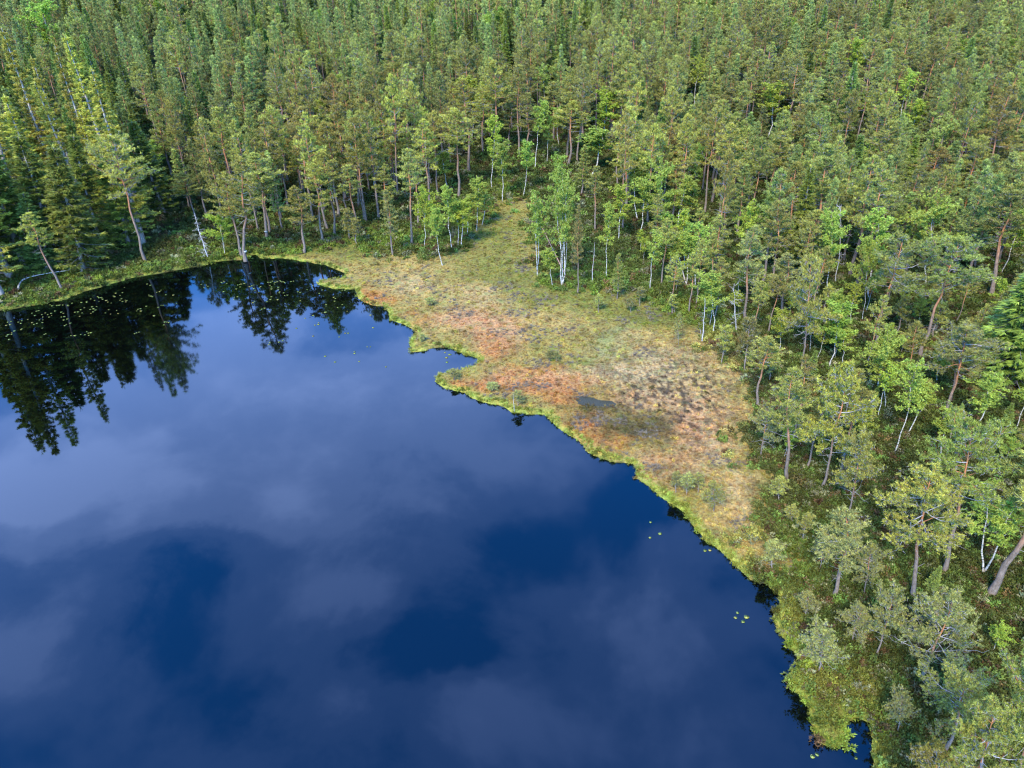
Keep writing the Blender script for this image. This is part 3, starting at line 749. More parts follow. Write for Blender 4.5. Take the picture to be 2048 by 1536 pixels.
# hero trees: proto, base x, y, top x, y (2048 px photograph), crown width px, label, tint
YG = (1.12, 1.08, .88); GR = (1.0, 1.0, 1.0); BL = (.85, .95, 1.15); GY = (.88, .88, 1.15); LM = (1.08, 1.04, .82)
HERO = [
 ('so0', 262,462, 129,70, 52, 'tallest spruce of the left shore group, crown tip broad and golden green', YG),
 ('so1', 225,456, 108,86, 40, 'tall golden spruce just left of the tallest spruce', YG),
 ('so2', 287,490, 182,137, 60, 'tall spruce with long bare grey stem behind the big shore pine', YG),
 ('so0', 180,430, 62,113, 42, 'slim spruce with a crooked pointed top in the left group', YG),
 ('so1', 196,470, 66,162, 50, 'spruce with thick pale trunk showing through its middle, left group', YG),
 ('so2', 140,430, 2,53, 50, 'tall spruce whose tip touches the left edge of the photo', YG),
 ('so0', 106,441, 8,190, 48, 'sparse spruce near the left edge with crooked bare lower trunk', YG),
 ('so1', 230,459, 156,217, 42, 'thin spruce with drooping sprays between two taller spruces', YG),
 ('so2', 48,432, -70,120, 55, 'spruce cut off by the left edge, grey stem leaning', YG),
 ('so0', 128,420, 35,160, 36, 'narrow dark spruce squeezed among the left spruces', GR),
 ('sy0', 168,545, 105,290, 100, 'broad bushy spruce standing close to the left shore', YG),
 ('sy1', 98,547, 45,385, 70, 'bluish young spruce beside the broad bushy spruce', (.95,1.05,1.1)),
 ('pm1', 127,583, 55,425, 52, 'slim red stemmed pine growing over the fallen white birch', YG),
 ('so1', 20,556, -150,130, 70, 'leaning spruce at the left edge with bare grey foot', YG),
 ('so0', 5,595, -190,190, 70, 'spruce rooted at the left edge beside the water', YG),
 ('so0', -70,520, -260,70, 70, 'spruce mostly beyond the left edge, only its skirt in view', YG),
 ('so1', 62,505, -60,90, 60, 'tall spruce behind the white fallen birch', YG),
 ('so2', -40,590, -230,180, 70, 'spruce beyond the left edge that darkens the water', YG),
 ('sy1', 118,530, 35,270, 100, 'added full spruce between the bushy spruce and its bluish neighbour', (1.05,1.05,.8)),  # this and the next four spruces are added to blacken the lake reflection
 ('sy0', 50,535, -70,210, 110, 'added full spruce behind the slim red stemmed pine', (1.05,1.05,.8)),
 ('sy1', 205,505, 145,270, 80, 'added full spruce right behind the bushy shore spruce', (1.05,1.05,.8)),
 ('sy0', 258,490, 205,270, 80, 'added full spruce left of the big old pine', (1.05,1.05,.8)),
 ('sy1', -30,560, -190,200, 110, 'full spruce added outside the left edge, tinted dark for the reflection', (.6,.7,.6)),  # out of view, its dark tint deepens the mirrored shore
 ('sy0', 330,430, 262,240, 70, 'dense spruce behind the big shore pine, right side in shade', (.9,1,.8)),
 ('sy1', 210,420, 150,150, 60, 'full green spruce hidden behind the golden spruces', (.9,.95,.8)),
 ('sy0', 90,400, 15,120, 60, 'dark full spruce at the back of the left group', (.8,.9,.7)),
 ('pu0', 292,525, 222,275, 118, 'big old pine with sprawling crown on the left shore', (1.15,1.05,1.0)),
 ('ds0', 417,518, 389,424, 36, 'grey dead spruce full of fine twigs by the narrow inlet', GR),
 ('bl0', 450,512, 434,430, 62, 'low bright green birch with crooked trunk next to the grey dead spruce', LM),
 ('pm0', 483,511, 447,345, 62, 'orange stemmed pine with white paint ring, left of its pair', (1.1,1.05,.9)),
 ('pm2', 491,521, 487,312, 78, 'dark stemmed pine with white paint ring at the tip of the inlet', (1.1,1.05,.9)),
 ('pm3', 534,478, 505,306, 70, 'pine with forked orange top behind the paint ringed pair', GR),
 ('pm1', 541,469, 525,330, 55, 'thin pine standing right behind the inlet', GR),
 ('pm5', 608,506, 588,372, 58, 'crooked pale stemmed pine on the grassy shore right of the inlet', YG),
 ('pm0', 645,486, 626,328, 60, 'straight pine with slim round crown behind the reflecting cove', YG),
 ('pm3', 669,471, 646,304, 52, 'tall slender pine with lime green crown above the cove', YG),
 ('py0', 445,445, 407,236, 62, 'cone shaped pine with red stem rising behind the shore pines', (1.15,1.0,.85)),
 ('pm4', 392,440, 363,345, 60, 'stout young pine behind the grey dead spruce', GR),
 ('pm1', 720,470, 695,330, 50, 'thin pine in the rank above the grassy spit', GR),
 ('pb1', 717,490, 709,440, 30, 'small sparse pine at the forest foot above the spit', GR),
 ('pb2', 700,478, 694,420, 30, 'tiny thin pine among bare stems above the spit', GR),
 ('pm0', 733,449, 711,236, 58, 'very tall pine with long straight stem above the spit', (1.1,1.05,.9)),
 ('py1', 786,510, 771,380, 46, 'reddish little pine standing forward of the forest edge', (1.1,.95,.95)),
 ('pm1', 824,490, 813,298, 50, 'pine with twin like bare stem left of the bright birch group', GR),
 ('pm3', 836,452, 822,300, 48, 'slender pine just behind the twin stemmed looking pine', GR),
 ('pm5', 862,412, 847,239, 55, 'pine with orange upper stem and flat crown, centre left', YG),
 ('pm4', 917,396, 912,218, 76, 'broad crowned pine with a knot of forking red boughs', YG),
 ('pm0', 795,395, 779,150, 48, 'tall pine with long orange stem in the centre left', YG),
 ('pm2', 1054,319, 1056,186, 50, 'red stemmed pine at the head of the glade', GR),
 ('pm1', 1039,312, 1039,131, 44, 'very tall slim pine left of the glade head', GR),
 ('pm3', 1136,333, 1148,202, 58, 'pine with vivid orange stem right of the glade head', YG),
 ('pm0', 965,312, 967,164, 52, 'pine with bare red stem above the bright green birch', YG),
 ('pm4', 995,318, 988,123, 70, 'tall domed pine towering left of the glade', YG),
 ('pm5', 938,345, 925,160, 66, 'pine with lime topped round crown, left of the domed pine', LM),
 ('pm1', 1190,462, 1193,332, 36, 'small pine with arching dead bough right of the glade', GR),
 ('py2', 1162,392, 1169,290, 40, 'bushy yellow green pine right of the glade mouth', YG),
 ('bi2', 885,531, 875,412, 27, 'lone white stemmed birch standing furthest out on the bog', GR),
 ('bi0', 905,502, 892,366, 34, 'curving white birch behind the lone birch', GR),
 ('bi3', 916,493, 912,396, 34, 'thin birch in the middle of the left glade group', LM),
 ('bi1', 923,495, 934,393, 44, 'birch with lime green crown at the glade edge', LM),
 ('bl0', 849,497, 847,380, 56, 'birch with broad lime green cap left of the lone birch', LM),
 ('bi2', 953,462, 956,349, 28, 'slender birch at the left side of the glade', GR),
 ('bi3', 964,449, 984,383, 32, 'birch leaning out over the glade', GR),
 ('bi0', 936,469, 940,385, 26, 'small birch behind the lime crowned birch', GR),
 ('bi2', 1046,394, 1049,277, 26, 'slim pale birch at the head of the glade', (.95,1,1.05)),
 ('bi1', 1005,401, 1008,280, 40, 'grey green birch at the upper left of the glade', (.95,1,1.05)),
 ('bi2', 1070,340, 1087,195, 26, 'tall birch with long shining white trunk at the glade head', GR),
 ('bi3', 1094,330, 1099,229, 26, 'pale birch right of the long white birch', GR),
 ('bi0', 984,378, 988,226, 32, 'tall narrow bright green birch left of the glade', LM),
 ('bm0', 1075,550, 1076,379, 42, 'birch forked low into two white stems, right of the glade', (.9,.95,1)),
 ('bm1', 1124,571, 1119,331, 50, 'tall birch clump of three white stems on the bog edge', (.85,.9,.95)),
 ('bi3', 1131,538, 1135,350, 28, 'white birch stem right behind the triple birch clump', (.9,.95,1)),
 ('bi0', 1213,558, 1220,400, 30, 'straight white birch with narrow fresh green crown', GR),
 ('bi3', 1300,580, 1312,458, 42, 'open crowned birch on the green bog margin', GR),
 ('dp0', 1184,569, 1189,482, 12, 'broken topless birch pole beside the thin reddish pine', GR),
 ('bi2', 1105,572, 1094,492, 26, 'short leafy birch at the foot of the triple birch clump', GR),
 ('py1', 1155,586, 1158,410, 34, 'thin reddish half dead pine on the bog margin', (1.05,.85,.9)),
 ('py0', 1234,598, 1240,506, 34, 'small ragged young pine on the green bog margin', (1.05,1,.8)),
 ('bi1', 1236,482, 1240,369, 44, 'yellow green birch behind the straight white birch', LM),
 ('bl0', 1324,476, 1329,331, 66, 'largest fresh green birch of the middle group', (1,1.05,1.05)),
 ('bi1', 1279,470, 1290,355, 50, 'billowy birch left of the largest fresh green birch', (1,1.05,1.05)),
 ('bi0', 1368,541, 1367,413, 36, 'yellow green birch right of the billowy pair', LM),
 ('bi1', 1372,572, 1375,462, 46, 'leafy birch with leaning bare pole beside it', GR),
 ('bi0', 1350,470, 1390,345, 48, 'green birch behind the right end of the birch group', GR),
 ('bi3', 1391,576, 1399,441, 52, 'tall light birch at the right bog corner', GR),
 ('bi1', 1427,670, 1420,540, 50, 'birch with round leafy crown on slanting thin stems', GR),
 ('bi2', 1418,654, 1424,545, 26, 'white birch stem beside the round leafy birch', GR),
 ('de0', 1404,683, 1411,594, 26, 'grey topless snag with side twigs at the bog edge', GR),
 ('dt0', 1473,664, 1460,562, 46, 'twisted leafless pine with clawing grey boughs', GR),
 ('pm5', 1491,642, 1512,452, 66, 'greyish pine with shaggy lichen crown above the twisted snag', GY),
 ('bi1', 1490,562, 1505,402, 46, 'bright birch crown between two grey pines', LM),
 ('pm0', 1545,590, 1555,402, 60, 'domed olive pine right of the bright birch crown', GR),
 ('pw1', 1603,738, 1625,513, 92, 'gnarled hero pine with thick bent boughs at the bog corner', (1.05,1.0,.95)),
 ('bi1', 1655,605, 1645,417, 52, 'tall green birch behind the gnarled pine', GR),
 ('dt1', 1671,568, 1688,405, 40, 'bleached white dead pine with contorted branches', (1.2,1.2,1.2)),
 ('bi0', 1738,600, 1758,410, 52, 'tall lobed birch right of the bleached dead pine', GR),
 ('bl0', 1850,575, 1880,403, 110, 'large spreading birch in the right forest', GR),
 ('bl0', 1725,640, 1712,480, 60, 'leafy birch below the tall lobed birch', GR),
 ('pu1', 1752,695, 1808,475, 128, 'large silvery pine with open crown right of the gnarled pine', (.85,.95,1.0)),
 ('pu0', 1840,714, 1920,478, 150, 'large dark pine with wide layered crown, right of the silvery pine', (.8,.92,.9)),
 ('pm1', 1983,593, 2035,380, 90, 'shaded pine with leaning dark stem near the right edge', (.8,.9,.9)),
 ('sy0', 2025,770, 2060,540, 150, 'dense green spruce cut off by the right edge', (1.0,1.05,.8)),
 ('pu1', 1888,842, 1938,654, 140, 'flat topped umbrella pine with grey leaning trunk', (.95,1,1.1)),
 ('bi3', 1789,907, 1840,718, 60, 'crooked white birch in the dark gap under the umbrella pine', GR),
 ('bi2', 1814,871, 1850,760, 40, 'thin birch beside the crooked white birch', GR),
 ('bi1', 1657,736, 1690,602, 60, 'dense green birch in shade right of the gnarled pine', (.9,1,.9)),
 ('bi0', 1682,732, 1692,652, 36, 'little fresh birch in front of the dense green birch', GR),
 ('bl0', 1771,816, 1778,670, 84, 'full green birch with bent white stem, middle right', GR),
 ('bi3', 1946,877, 1995,742, 74, 'birch with angular boughs right of the umbrella pine trunk', GR),
 ('pm3', 1516,813, 1537,673, 62, 'slim pine with red stem on the right bog margin', GR),
 ('pb0', 1444,726, 1455,652, 32, 'knee high looking small pine out on the pale straw', GR),
 ('pb1', 1492,743, 1500,640, 40, 'greyish small pine behind the slim red stemmed pine', GY),
 ('pm5', 1575,960, 1590,735, 84, 'pine with greyish hanging boughs and long red stem by the straw field', (.95,1,.95)),
 ('pw0', 1643,977, 1700,728, 120, 'big yellow green pine with dark thick lower trunk', LM),
 ('pw2', 1521,916, 1538,806, 58, 'round headed grey pine on the edge of the straw field', GY),
 ('pw2', 1694,1040, 1726,868, 88, 'pine with a long bare white dead bough on its left', GR),
 ('pu0', 1889,1145, 1950,842, 175, 'large spreading pine with tall orange stem on the lower right', (.85,1,.85)),
 ('pu1', 1825,1195, 1862,946, 185, 'heavy crowned pine with tangled orange boughs, lower right', YG),
 ('pm5', 1667,1193, 1690,1014, 96, 'pine with thin orange stem and lacy grey crown', GY),
 ('pm1', 1981,1188, 2110,880, 150, 'leaning pine with thick grey trunk cut off by the right edge', GR),
 ('bm0', 1967,1145, 2014,963, 84, 'twin stemmed white birch in front of the leaning pine', GR),
 ('pw0', 1703,1285, 1726,1210, 64, 'low rounded grey pine left of the lower right shrubs', GY),
 ('pw5', 1752,1312, 1792,1178, 84, 'shaggy grey pine with broken lower boughs', GY),
 ('pw1', 1841,1357, 1912,1192, 150, 'wide silvery bog pine with twiggy trunk, lower right', GY),
 ('pw2', 1636,1346, 1650,1258, 92, 'small domed pine nearest the shore, lower right', GY),
 ('pb0', 1611,1234, 1616,1184, 34, 'small shrub like pine on the lower shore', GY),
 ('pb1', 1582,1049, 1585,1012, 28, 'tiny pine on dark heather right of the straw field', GR),
 ('pb2', 1560,1006, 1560,955, 34, 'small lone pine left of the dark heather', GR),
 ('pb0', 1541,1141, 1546,1085, 44, 'short grey pine at the tip of the straw field', GY),
 ('pw1', 1428,1022, 1427,962, 52, 'stunted round pine on the lower bog rim', GR),
 ('pw2', 1640,1140, 1648,1060, 50, 'thin small pine left of the lacy grey pine', GY),
 ('pw0', 1730,1190, 1745,1090, 60, 'half hidden small pine under the heavy crowned pine', GY),
 ('pw2', 1795,1465, 1808,1382, 56, 'slender low pine near the lower right cove', GY),
 ('pu1', 1890,1500, 1935,1356, 150, 'pine with bare silver boughs spreading left, lower right corner', (1,1,1.2)),
 ('pu0', 2010,1640, 2040,1330, 170, 'pine crown filling the lower right edge', YG),
 ('pu1', 1925,1690, 1945,1420, 170, 'yellowish pine crown in the lower right corner', YG),
 ('pw1', 1850,1650, 1842,1490, 110, 'pine crown touching the bottom edge', YG),
 ('pb1', 1032,812, 1036,782, 24, 'sparse dwarf pine at the brink of the moss rim', GY),
 ('dp0', 1029,822, 1026,786, 8, 'thin white dead stem leaning at the brink of the moss rim', (1.3,1.3,1.3)),
 ('pb0', 1278,612, 1281,575, 20, 'faint dwarf pine on the green bog', GY),
 ('pb1', 1197,625, 1198,590, 18, 'dwarf pine in the middle of the green bog', GR),
 ('pb2', 1262,625, 1262,596, 20, 'grey dwarf pine right of the middle of the green bog', GY),
 ('pb0', 1100,724, 1101,700, 18, 'grey dwarf shrub pine left of its pair on the rusty bog', GY),
 ('pb1', 1110,722, 1113,702, 20, 'grey dwarf shrub pine right of its pair on the rusty bog', GY),
 ('pb2', 843,683, 843,668, 15, 'dwarf pine on the small green headland', GY),
 ('pb0', 858,612, 861,596, 22, 'low grey bush upper left on the straw bog', GY),
 ('pb1', 905,760, 910,738, 22, 'grey dwarf pine at the tip of the rusty point', GY),
 ('pb2', 985,782, 985,765, 26, 'low grey bush on the rusty point', GY),
 ('pb0', 1350,985, 1352,945, 26, 'grey twiggy dwarf pine furthest left on the lower rim', GY),
 ('pb1', 1372,990, 1376,950, 30, 'grey twiggy dwarf pine of the lower rim thicket', GY),
 ('pb2', 1395,985, 1398,948, 26, 'green tipped dwarf pine right in the lower rim thicket', GY),
 ('pb2', 1357,690, 1359,628, 16, 'pole like dead topped little pine on the bog corner', GY),
 ('pb1', 1345,629, 1347,590, 22, 'small pine stem left of the leafy bog corner', GR),
 ('pm1', 1377,626, 1388,505, 34, 'slim red pine at the right bog corner', GR),
 ('pm3', 1345,628, 1352,510, 30, 'thin pine with faded crown at the right bog corner', GR),
 ('bi2', 1360,560, 1345,470, 26, 'thin birch leaning left in the middle birch group', GR),
 ('pm2', 1430,560, 1440,430, 50, 'olive pine behind the round leafy birch', GR),
 ('pm5', 1560,640, 1575,505, 66, 'drooping greyish pine left of the gnarled pine', GY),
]
TREES = []          # (x, y) of everything planted, to keep the filler off it
def hero_pass():
    for h in HERO:
        k, bx, by, tx, ty, wpx, lab, tint = h
        pr = PR[k[:2]][int(k[2:]) % len(PR[k[:2]])]
        B, H, lx = solve_tree(bx, by, tx, ty)
        dep = (np.array([B[0], B[1], B[2] + H * .7]) - CP) @ DV
        W = wpx * dep / FPX * 1.05
        H = min(H, 29)
        W *= {'so': 1.5, 'sy': 1.15, 'pm': 1.12, 'pu': 1.0, 'pb': 1.1, 'pw': 1.05, 'bi': 1.08, 'bl': 1.05, 'bm': 1.1}.get(k[:2], 1)
        if k[:2] == 'so': tint = (1.5, 1.3, 1.1)
        if k[:2] == 'pu' and by > 1400: tint = (.95, 1.0, .9)
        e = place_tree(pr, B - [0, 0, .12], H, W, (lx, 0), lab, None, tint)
        if k[:2] in ('pb',) and H < 3.2: tag(e, cat='dwarf pine')
        TREES.append((B[0], B[1], 1.0))
        if 'paint ring' in lab:
            tb = TB(); r_ = (pr['H'] * .0105 + .02) * 1.0
            tb.tube(np.array([(0, 0, 1.50), (0, 0, 1.66)]), [r_, r_ * .98], np.array((.50, .50, .48)), 10)
            o = link('paint_ring', tb.mesh('paint_ring'), MAT_DEAD, e); o['label'] = 'ring of white paint round the trunk'
hero_pass()

# background landmark trees known by their tops only
TOPS = [
 ('bl', 85, 8, 15, 11, 'large bright green aspen crown in the upper left corner', (1, 1.1, 1.0)), ('bi', 1717, 79, 12, 5, 'bright birch high in the upper right forest', LM),
 ('bi', 1823, 140, 12, 5, 'bright round birch in the right forest', LM), ('bi', 1844, 196, 10, 4, 'small bright birch just below the bright round birch', LM),
 ('bi', 1553, 167, 11, 6, 'feathery bright birch in the upper right middle', LM), ('bl', 1898, 250, 11, 6, 'pale mint birch in the right forest', (1.1, 1.1, 1.5)),
 ('bi', 1399, 113, 12, 4, 'light green birch above the centre right pines', LM), ('bi', 1213, 181, 12, 6, 'bright round birch right of the glade pines', LM),
 ('bi', 1186, 256, 9, 6, 'mint green birch near the glade head', (1, 1.1, 1.2)), ('bi', 1087, 126, 12, 5, 'pale mint birch among pines at top centre', (1, 1.1, 1.3)),
 ('bi', 300, 280, 8, 3, 'small green birch behind the spruce group', GR), ('bi', 937, 154, 13, 6, 'lime birch behind the domed pine', LM),
 ('sy', 373, 200, 12, 3, 'lone yellow green spruce spire in the left forest', LM), ('sy', 1010, 38, 13, 3.2, 'bright spruce spire at top centre', LM),
 ('sy', 932, 18, 13, 3.2, 'yellow green spruce left of the top centre spire', LM), ('sy', 1125, 35, 14, 3.5, 'dark spruce at top centre right', GR),
 ('sy', 1150, 5, 15, 3.5, 'tall spruce touching the top edge right of centre', GR), ('sy', 655, 108, 13, 3.2, 'small bright spruce spire in the left middle forest', LM),
 ('sy', 293, 108, 14, 3.2, 'lime spruce spire left of the young pines', LM), ('sy', 205, 90, 13, 3, 'green spruce above the tallest left spruce', GR),
 ('sy', 1652, 12, 14, 4, 'dark spruce at the top right', GR),
]
for k, tx, ty, hh, W, lab, tint in TOPS:
    B = top_to_base(tx, ty, hh)
    if B is None: continue
    lst = PR[k]
    place_tree(lst[int(tx) % len(lst)], B - [0, 0, .15], hh, W, (0, 0), lab, None, tint)
    TREES.append((B[0], B[1], 1.5))

# ------------------------------------------------------------------ forest filler
LX = [-900, 0, 100, 230, 330, 420, 520, 700, 900, 940, 1010, 1040, 1085, 1250, 1350, 1500, 1560, 1650, 1800, 1950, 2048, 2900]
LY = [430, 430, 420, 425, 440, 448, 476, 474, 468, 440, 372, 355, 470, 515, 530, 575, 595, 600, 610, 640, 680, 900]
def filler():
    pts = []
    sp = 4.15
    ys = np.arange(6, 300, sp * .87)
    for r, yy in enumerate(ys):
        half = yy * .80 + 62
        xs = np.arange(-half, half, sp) + (r % 2) * sp / 2
        pts.append(np.stack([xs, np.full(len(xs), yy)], 1))
    p = np.concatenate(pts); p = p + RNG.uniform(-1.45, 1.45, p.shape)
    s = shore_dist(p[:, 0], p[:, 1]); p = p[s > 3]; s = s[s > 3]
    z = terr(p[:, 0], p[:, 1], s)
    px, py, d = proj(np.column_stack([p, z]))
    lim = np.interp(px, LX, LY)
    ok = (py < lim) & ~inpoly(px, py, OPEN_PX)
    # trees outside the frame to the right stand down to the water, so that the forest goes on there
    ok |= (px > 2150) & (py < 1500) & (d > 10) & (py > 0)
    # sparser clumps near the front
    g = fbm(p[:, 0] * .07, p[:, 1] * .07, 91, 3)
    ok &= RNG.uniform(size=len(p)) < np.where(py > 300, .80, .93) - .25 * (g > .62)
    p, z, px, py, d = p[ok], z[ok], px[ok], py[ok], d[ok]
    T = np.array([(a, b) for a, b, c in TREES])
    keep = np.ones(len(p), bool)
    for a, b in T:
        keep &= (p[:, 0] - a) ** 2 + (p[:, 1] - b) ** 2 > 1.7 ** 2
    p, z, px, py, d = p[keep], z[keep], px[keep], py[keep], d[keep]
    n = len(p)
    spec = np.empty(n, object); H = np.zeros(n); W = np.zeros(n)
    g1 = fbm(p[:, 0] * .03, p[:, 1] * .03, 95, 3); u = RNG.uniform(size=n); v = RNG.uniform(size=n)
    for i in range(n):
        x, y = px[i], py[i]
        if x < 310 and y > 235:  mixp = (('sy', .80), ('py', .15), ('bi', .05))
        elif y < 150 and 850 < x < 1250: mixp = (('sy', .30), ('py', .42), ('pm', .22), ('bi', .06))
        elif y < 210 and x < 1000: mixp = (('py', .66), ('sy', .18), ('pm', .12), ('bi', .04))
        elif x < 560: mixp = (('py', .62), ('pm', .22), ('sy', .13), ('bi', .03))
        elif x < 1250: mixp = (('pm', .72), ('bi', .07), ('py', .18), ('sy', .03))
        else: mixp = (('pm', .52), ('py', .35), ('bi', .07), ('sy', .06))
        if 1080 < x < 1460 and 395 < y < 560: mixp = (('bi', .38), ('pm', .52), ('py', .10))
        a = 0
        for k, q in mixp:
            a += q
            if u[i] <= a: break
        spec[i] = k
        base = {'pm': 15.5, 'py': 14, 'sy': 14, 'so': 21, 'bi': 10.5}[k]
        H[i] = base * (0.62 + .56 * v[i]) * (.9 + .25 * g1[i])
        if x > 1350: H[i] *= .92
        if x < 330 and y > 300: H[i] *= .80
        W[i] = {'pm': 4.7, 'py': 4.3, 'sy': 4.0, 'so': 5.0, 'bi': 3.8}[k] * (.75 + .5 * RNG.uniform())
    tx, ty, _ = proj(np.column_stack([p, z + H]))
    wpx_ = W * FPX / np.maximum(d, 5)
    keep = np.ones(n, bool)
    for h in HERO:
        k, bx, by, ax, ay, w_, lab, tint = h
        if ax < 0 or k[:2] == 'sy': continue
        dh = (ground_at(bx, by) - CP) @ DV
        hit = (d < dh - .3) & (np.abs(tx - ax) < (wpx_ + w_) * .40) & (ty < ay + .55 * (by - ay)) & (py > ay)
        keep &= ~hit
    for k, ax, ay, hh, Wm, lab, tint in TOPS:
        Bp = top_to_base(ax, ay, hh)
        if Bp is None: continue
        dh = (Bp - CP) @ DV; w_ = Wm * FPX / dh
        keep &= ~((d < dh - .3) & (np.abs(tx - ax) < (wpx_ + w_) * .40) & (ty < ay + 30) & (py > ay))
    return p[keep], z[keep], px[keep], py[keep], d[keep], spec[keep], H[keep], W[keep]
FP, FZ, FX, FY, FD, FS, FH, FW = filler()

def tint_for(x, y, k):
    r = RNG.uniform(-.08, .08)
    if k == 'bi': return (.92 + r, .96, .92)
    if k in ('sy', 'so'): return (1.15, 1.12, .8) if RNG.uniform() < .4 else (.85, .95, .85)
    if x < 330 and y > 300: return (.62 + r, .70, .62)  # pines behind the left spruces: shade of the gaps put into the tint
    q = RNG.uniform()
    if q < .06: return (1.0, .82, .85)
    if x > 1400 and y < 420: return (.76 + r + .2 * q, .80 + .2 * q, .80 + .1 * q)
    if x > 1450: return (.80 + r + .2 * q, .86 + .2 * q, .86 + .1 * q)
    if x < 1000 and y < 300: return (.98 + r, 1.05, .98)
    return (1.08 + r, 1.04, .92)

COLS = ['at the far left', 'left of the red coned pine', 'above the narrow inlet', 'above the reflecting cove', 'above the lone birch', 'behind the glade head',
        'above the triple birch clump', 'above the fresh green birches', 'above the gnarled pine', 'above the large silvery pine', 'above the umbrella pine', 'at the far right']
ROWS = ['top strip of forest', 'upper forest', 'middle forest', 'lower forest']
KN = {'pm': 'pine', 'py': 'young pine', 'sy': 'spruce', 'so': 'old spruce', 'bi': 'birch'}
ORD = ['leftmost', 'second', 'third', 'fourth', 'fifth', 'sixth', 'seventh', 'eighth', 'ninth', 'tenth', 'eleventh', 'twelfth', 'thirteenth', 'fourteenth', 'fifteenth', 'sixteenth', 'seventeenth', 'eighteenth', 'nineteenth', 'twentieth']
def fill_objects():
    Ptop = np.column_stack([FP, FZ + FH]); tx, ty, _ = proj(Ptop)
    infr = (tx > -20) & (tx < 2068) & (FY > 0) & (ty < 1536) & (ty > -60)
    order = np.argsort(FD)
    budget = {'pine': 215, 'spruce': 240, 'birch': 200}
    fam = {'pm': 'pine', 'py': 'pine', 'sy': 'spruce', 'so': 'spruce', 'bi': 'birch'}
    chosen = np.zeros(len(FP), bool); cnt = {k: 0 for k in budget}
    for i in order:
        f = fam[FS[i]]
        if infr[i] and cnt[f] < budget[f] and (FD[i] < 215 or f == 'pine'):
            chosen[i] = True; cnt[f] += 1
    cells = {}
    for i in np.nonzero(chosen)[0]:
        c = (min(11, max(0, int(tx[i] / 2048 * 12))), 0 if ty[i] < 70 else 1 if ty[i] < 170 else 2 if ty[i] < 280 else 3, FS[i])
        cells.setdefault(c + ('',), []).append(i)
    for c in [c for c in cells if len(cells[c]) > 7]:
        L = sorted(cells.pop(c), key=lambda i: FD[i]); h = len(L) // 2
        cells[c[:3] + (' in front',)] = L[:h]; cells[c[:3] + (' behind',)] = L[h:]
    for c, L in cells.items():
        L.sort(key=lambda i: tx[i])
        for q, i in enumerate(L):
            lst = PR[FS[i]]
            o_ = ORD[min(q, len(ORD) - 1)] if len(L) > 1 else 'single'
            suf = ' from the left' if 0 < q else ''
            lab = f"{o_} {KN[FS[i]]}{suf}{c[3]}, {ROWS[c[1]]}, {COLS[c[0]]}".replace('top strip of forest', 'top strip').replace('seventeenth', 'far')
            l = RNG.normal(0, .02, 2)
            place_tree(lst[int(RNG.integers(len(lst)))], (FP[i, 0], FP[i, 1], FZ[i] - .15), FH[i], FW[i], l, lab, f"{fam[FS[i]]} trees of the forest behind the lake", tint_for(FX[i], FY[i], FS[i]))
    return chosen
CHOSEN = fill_objects()

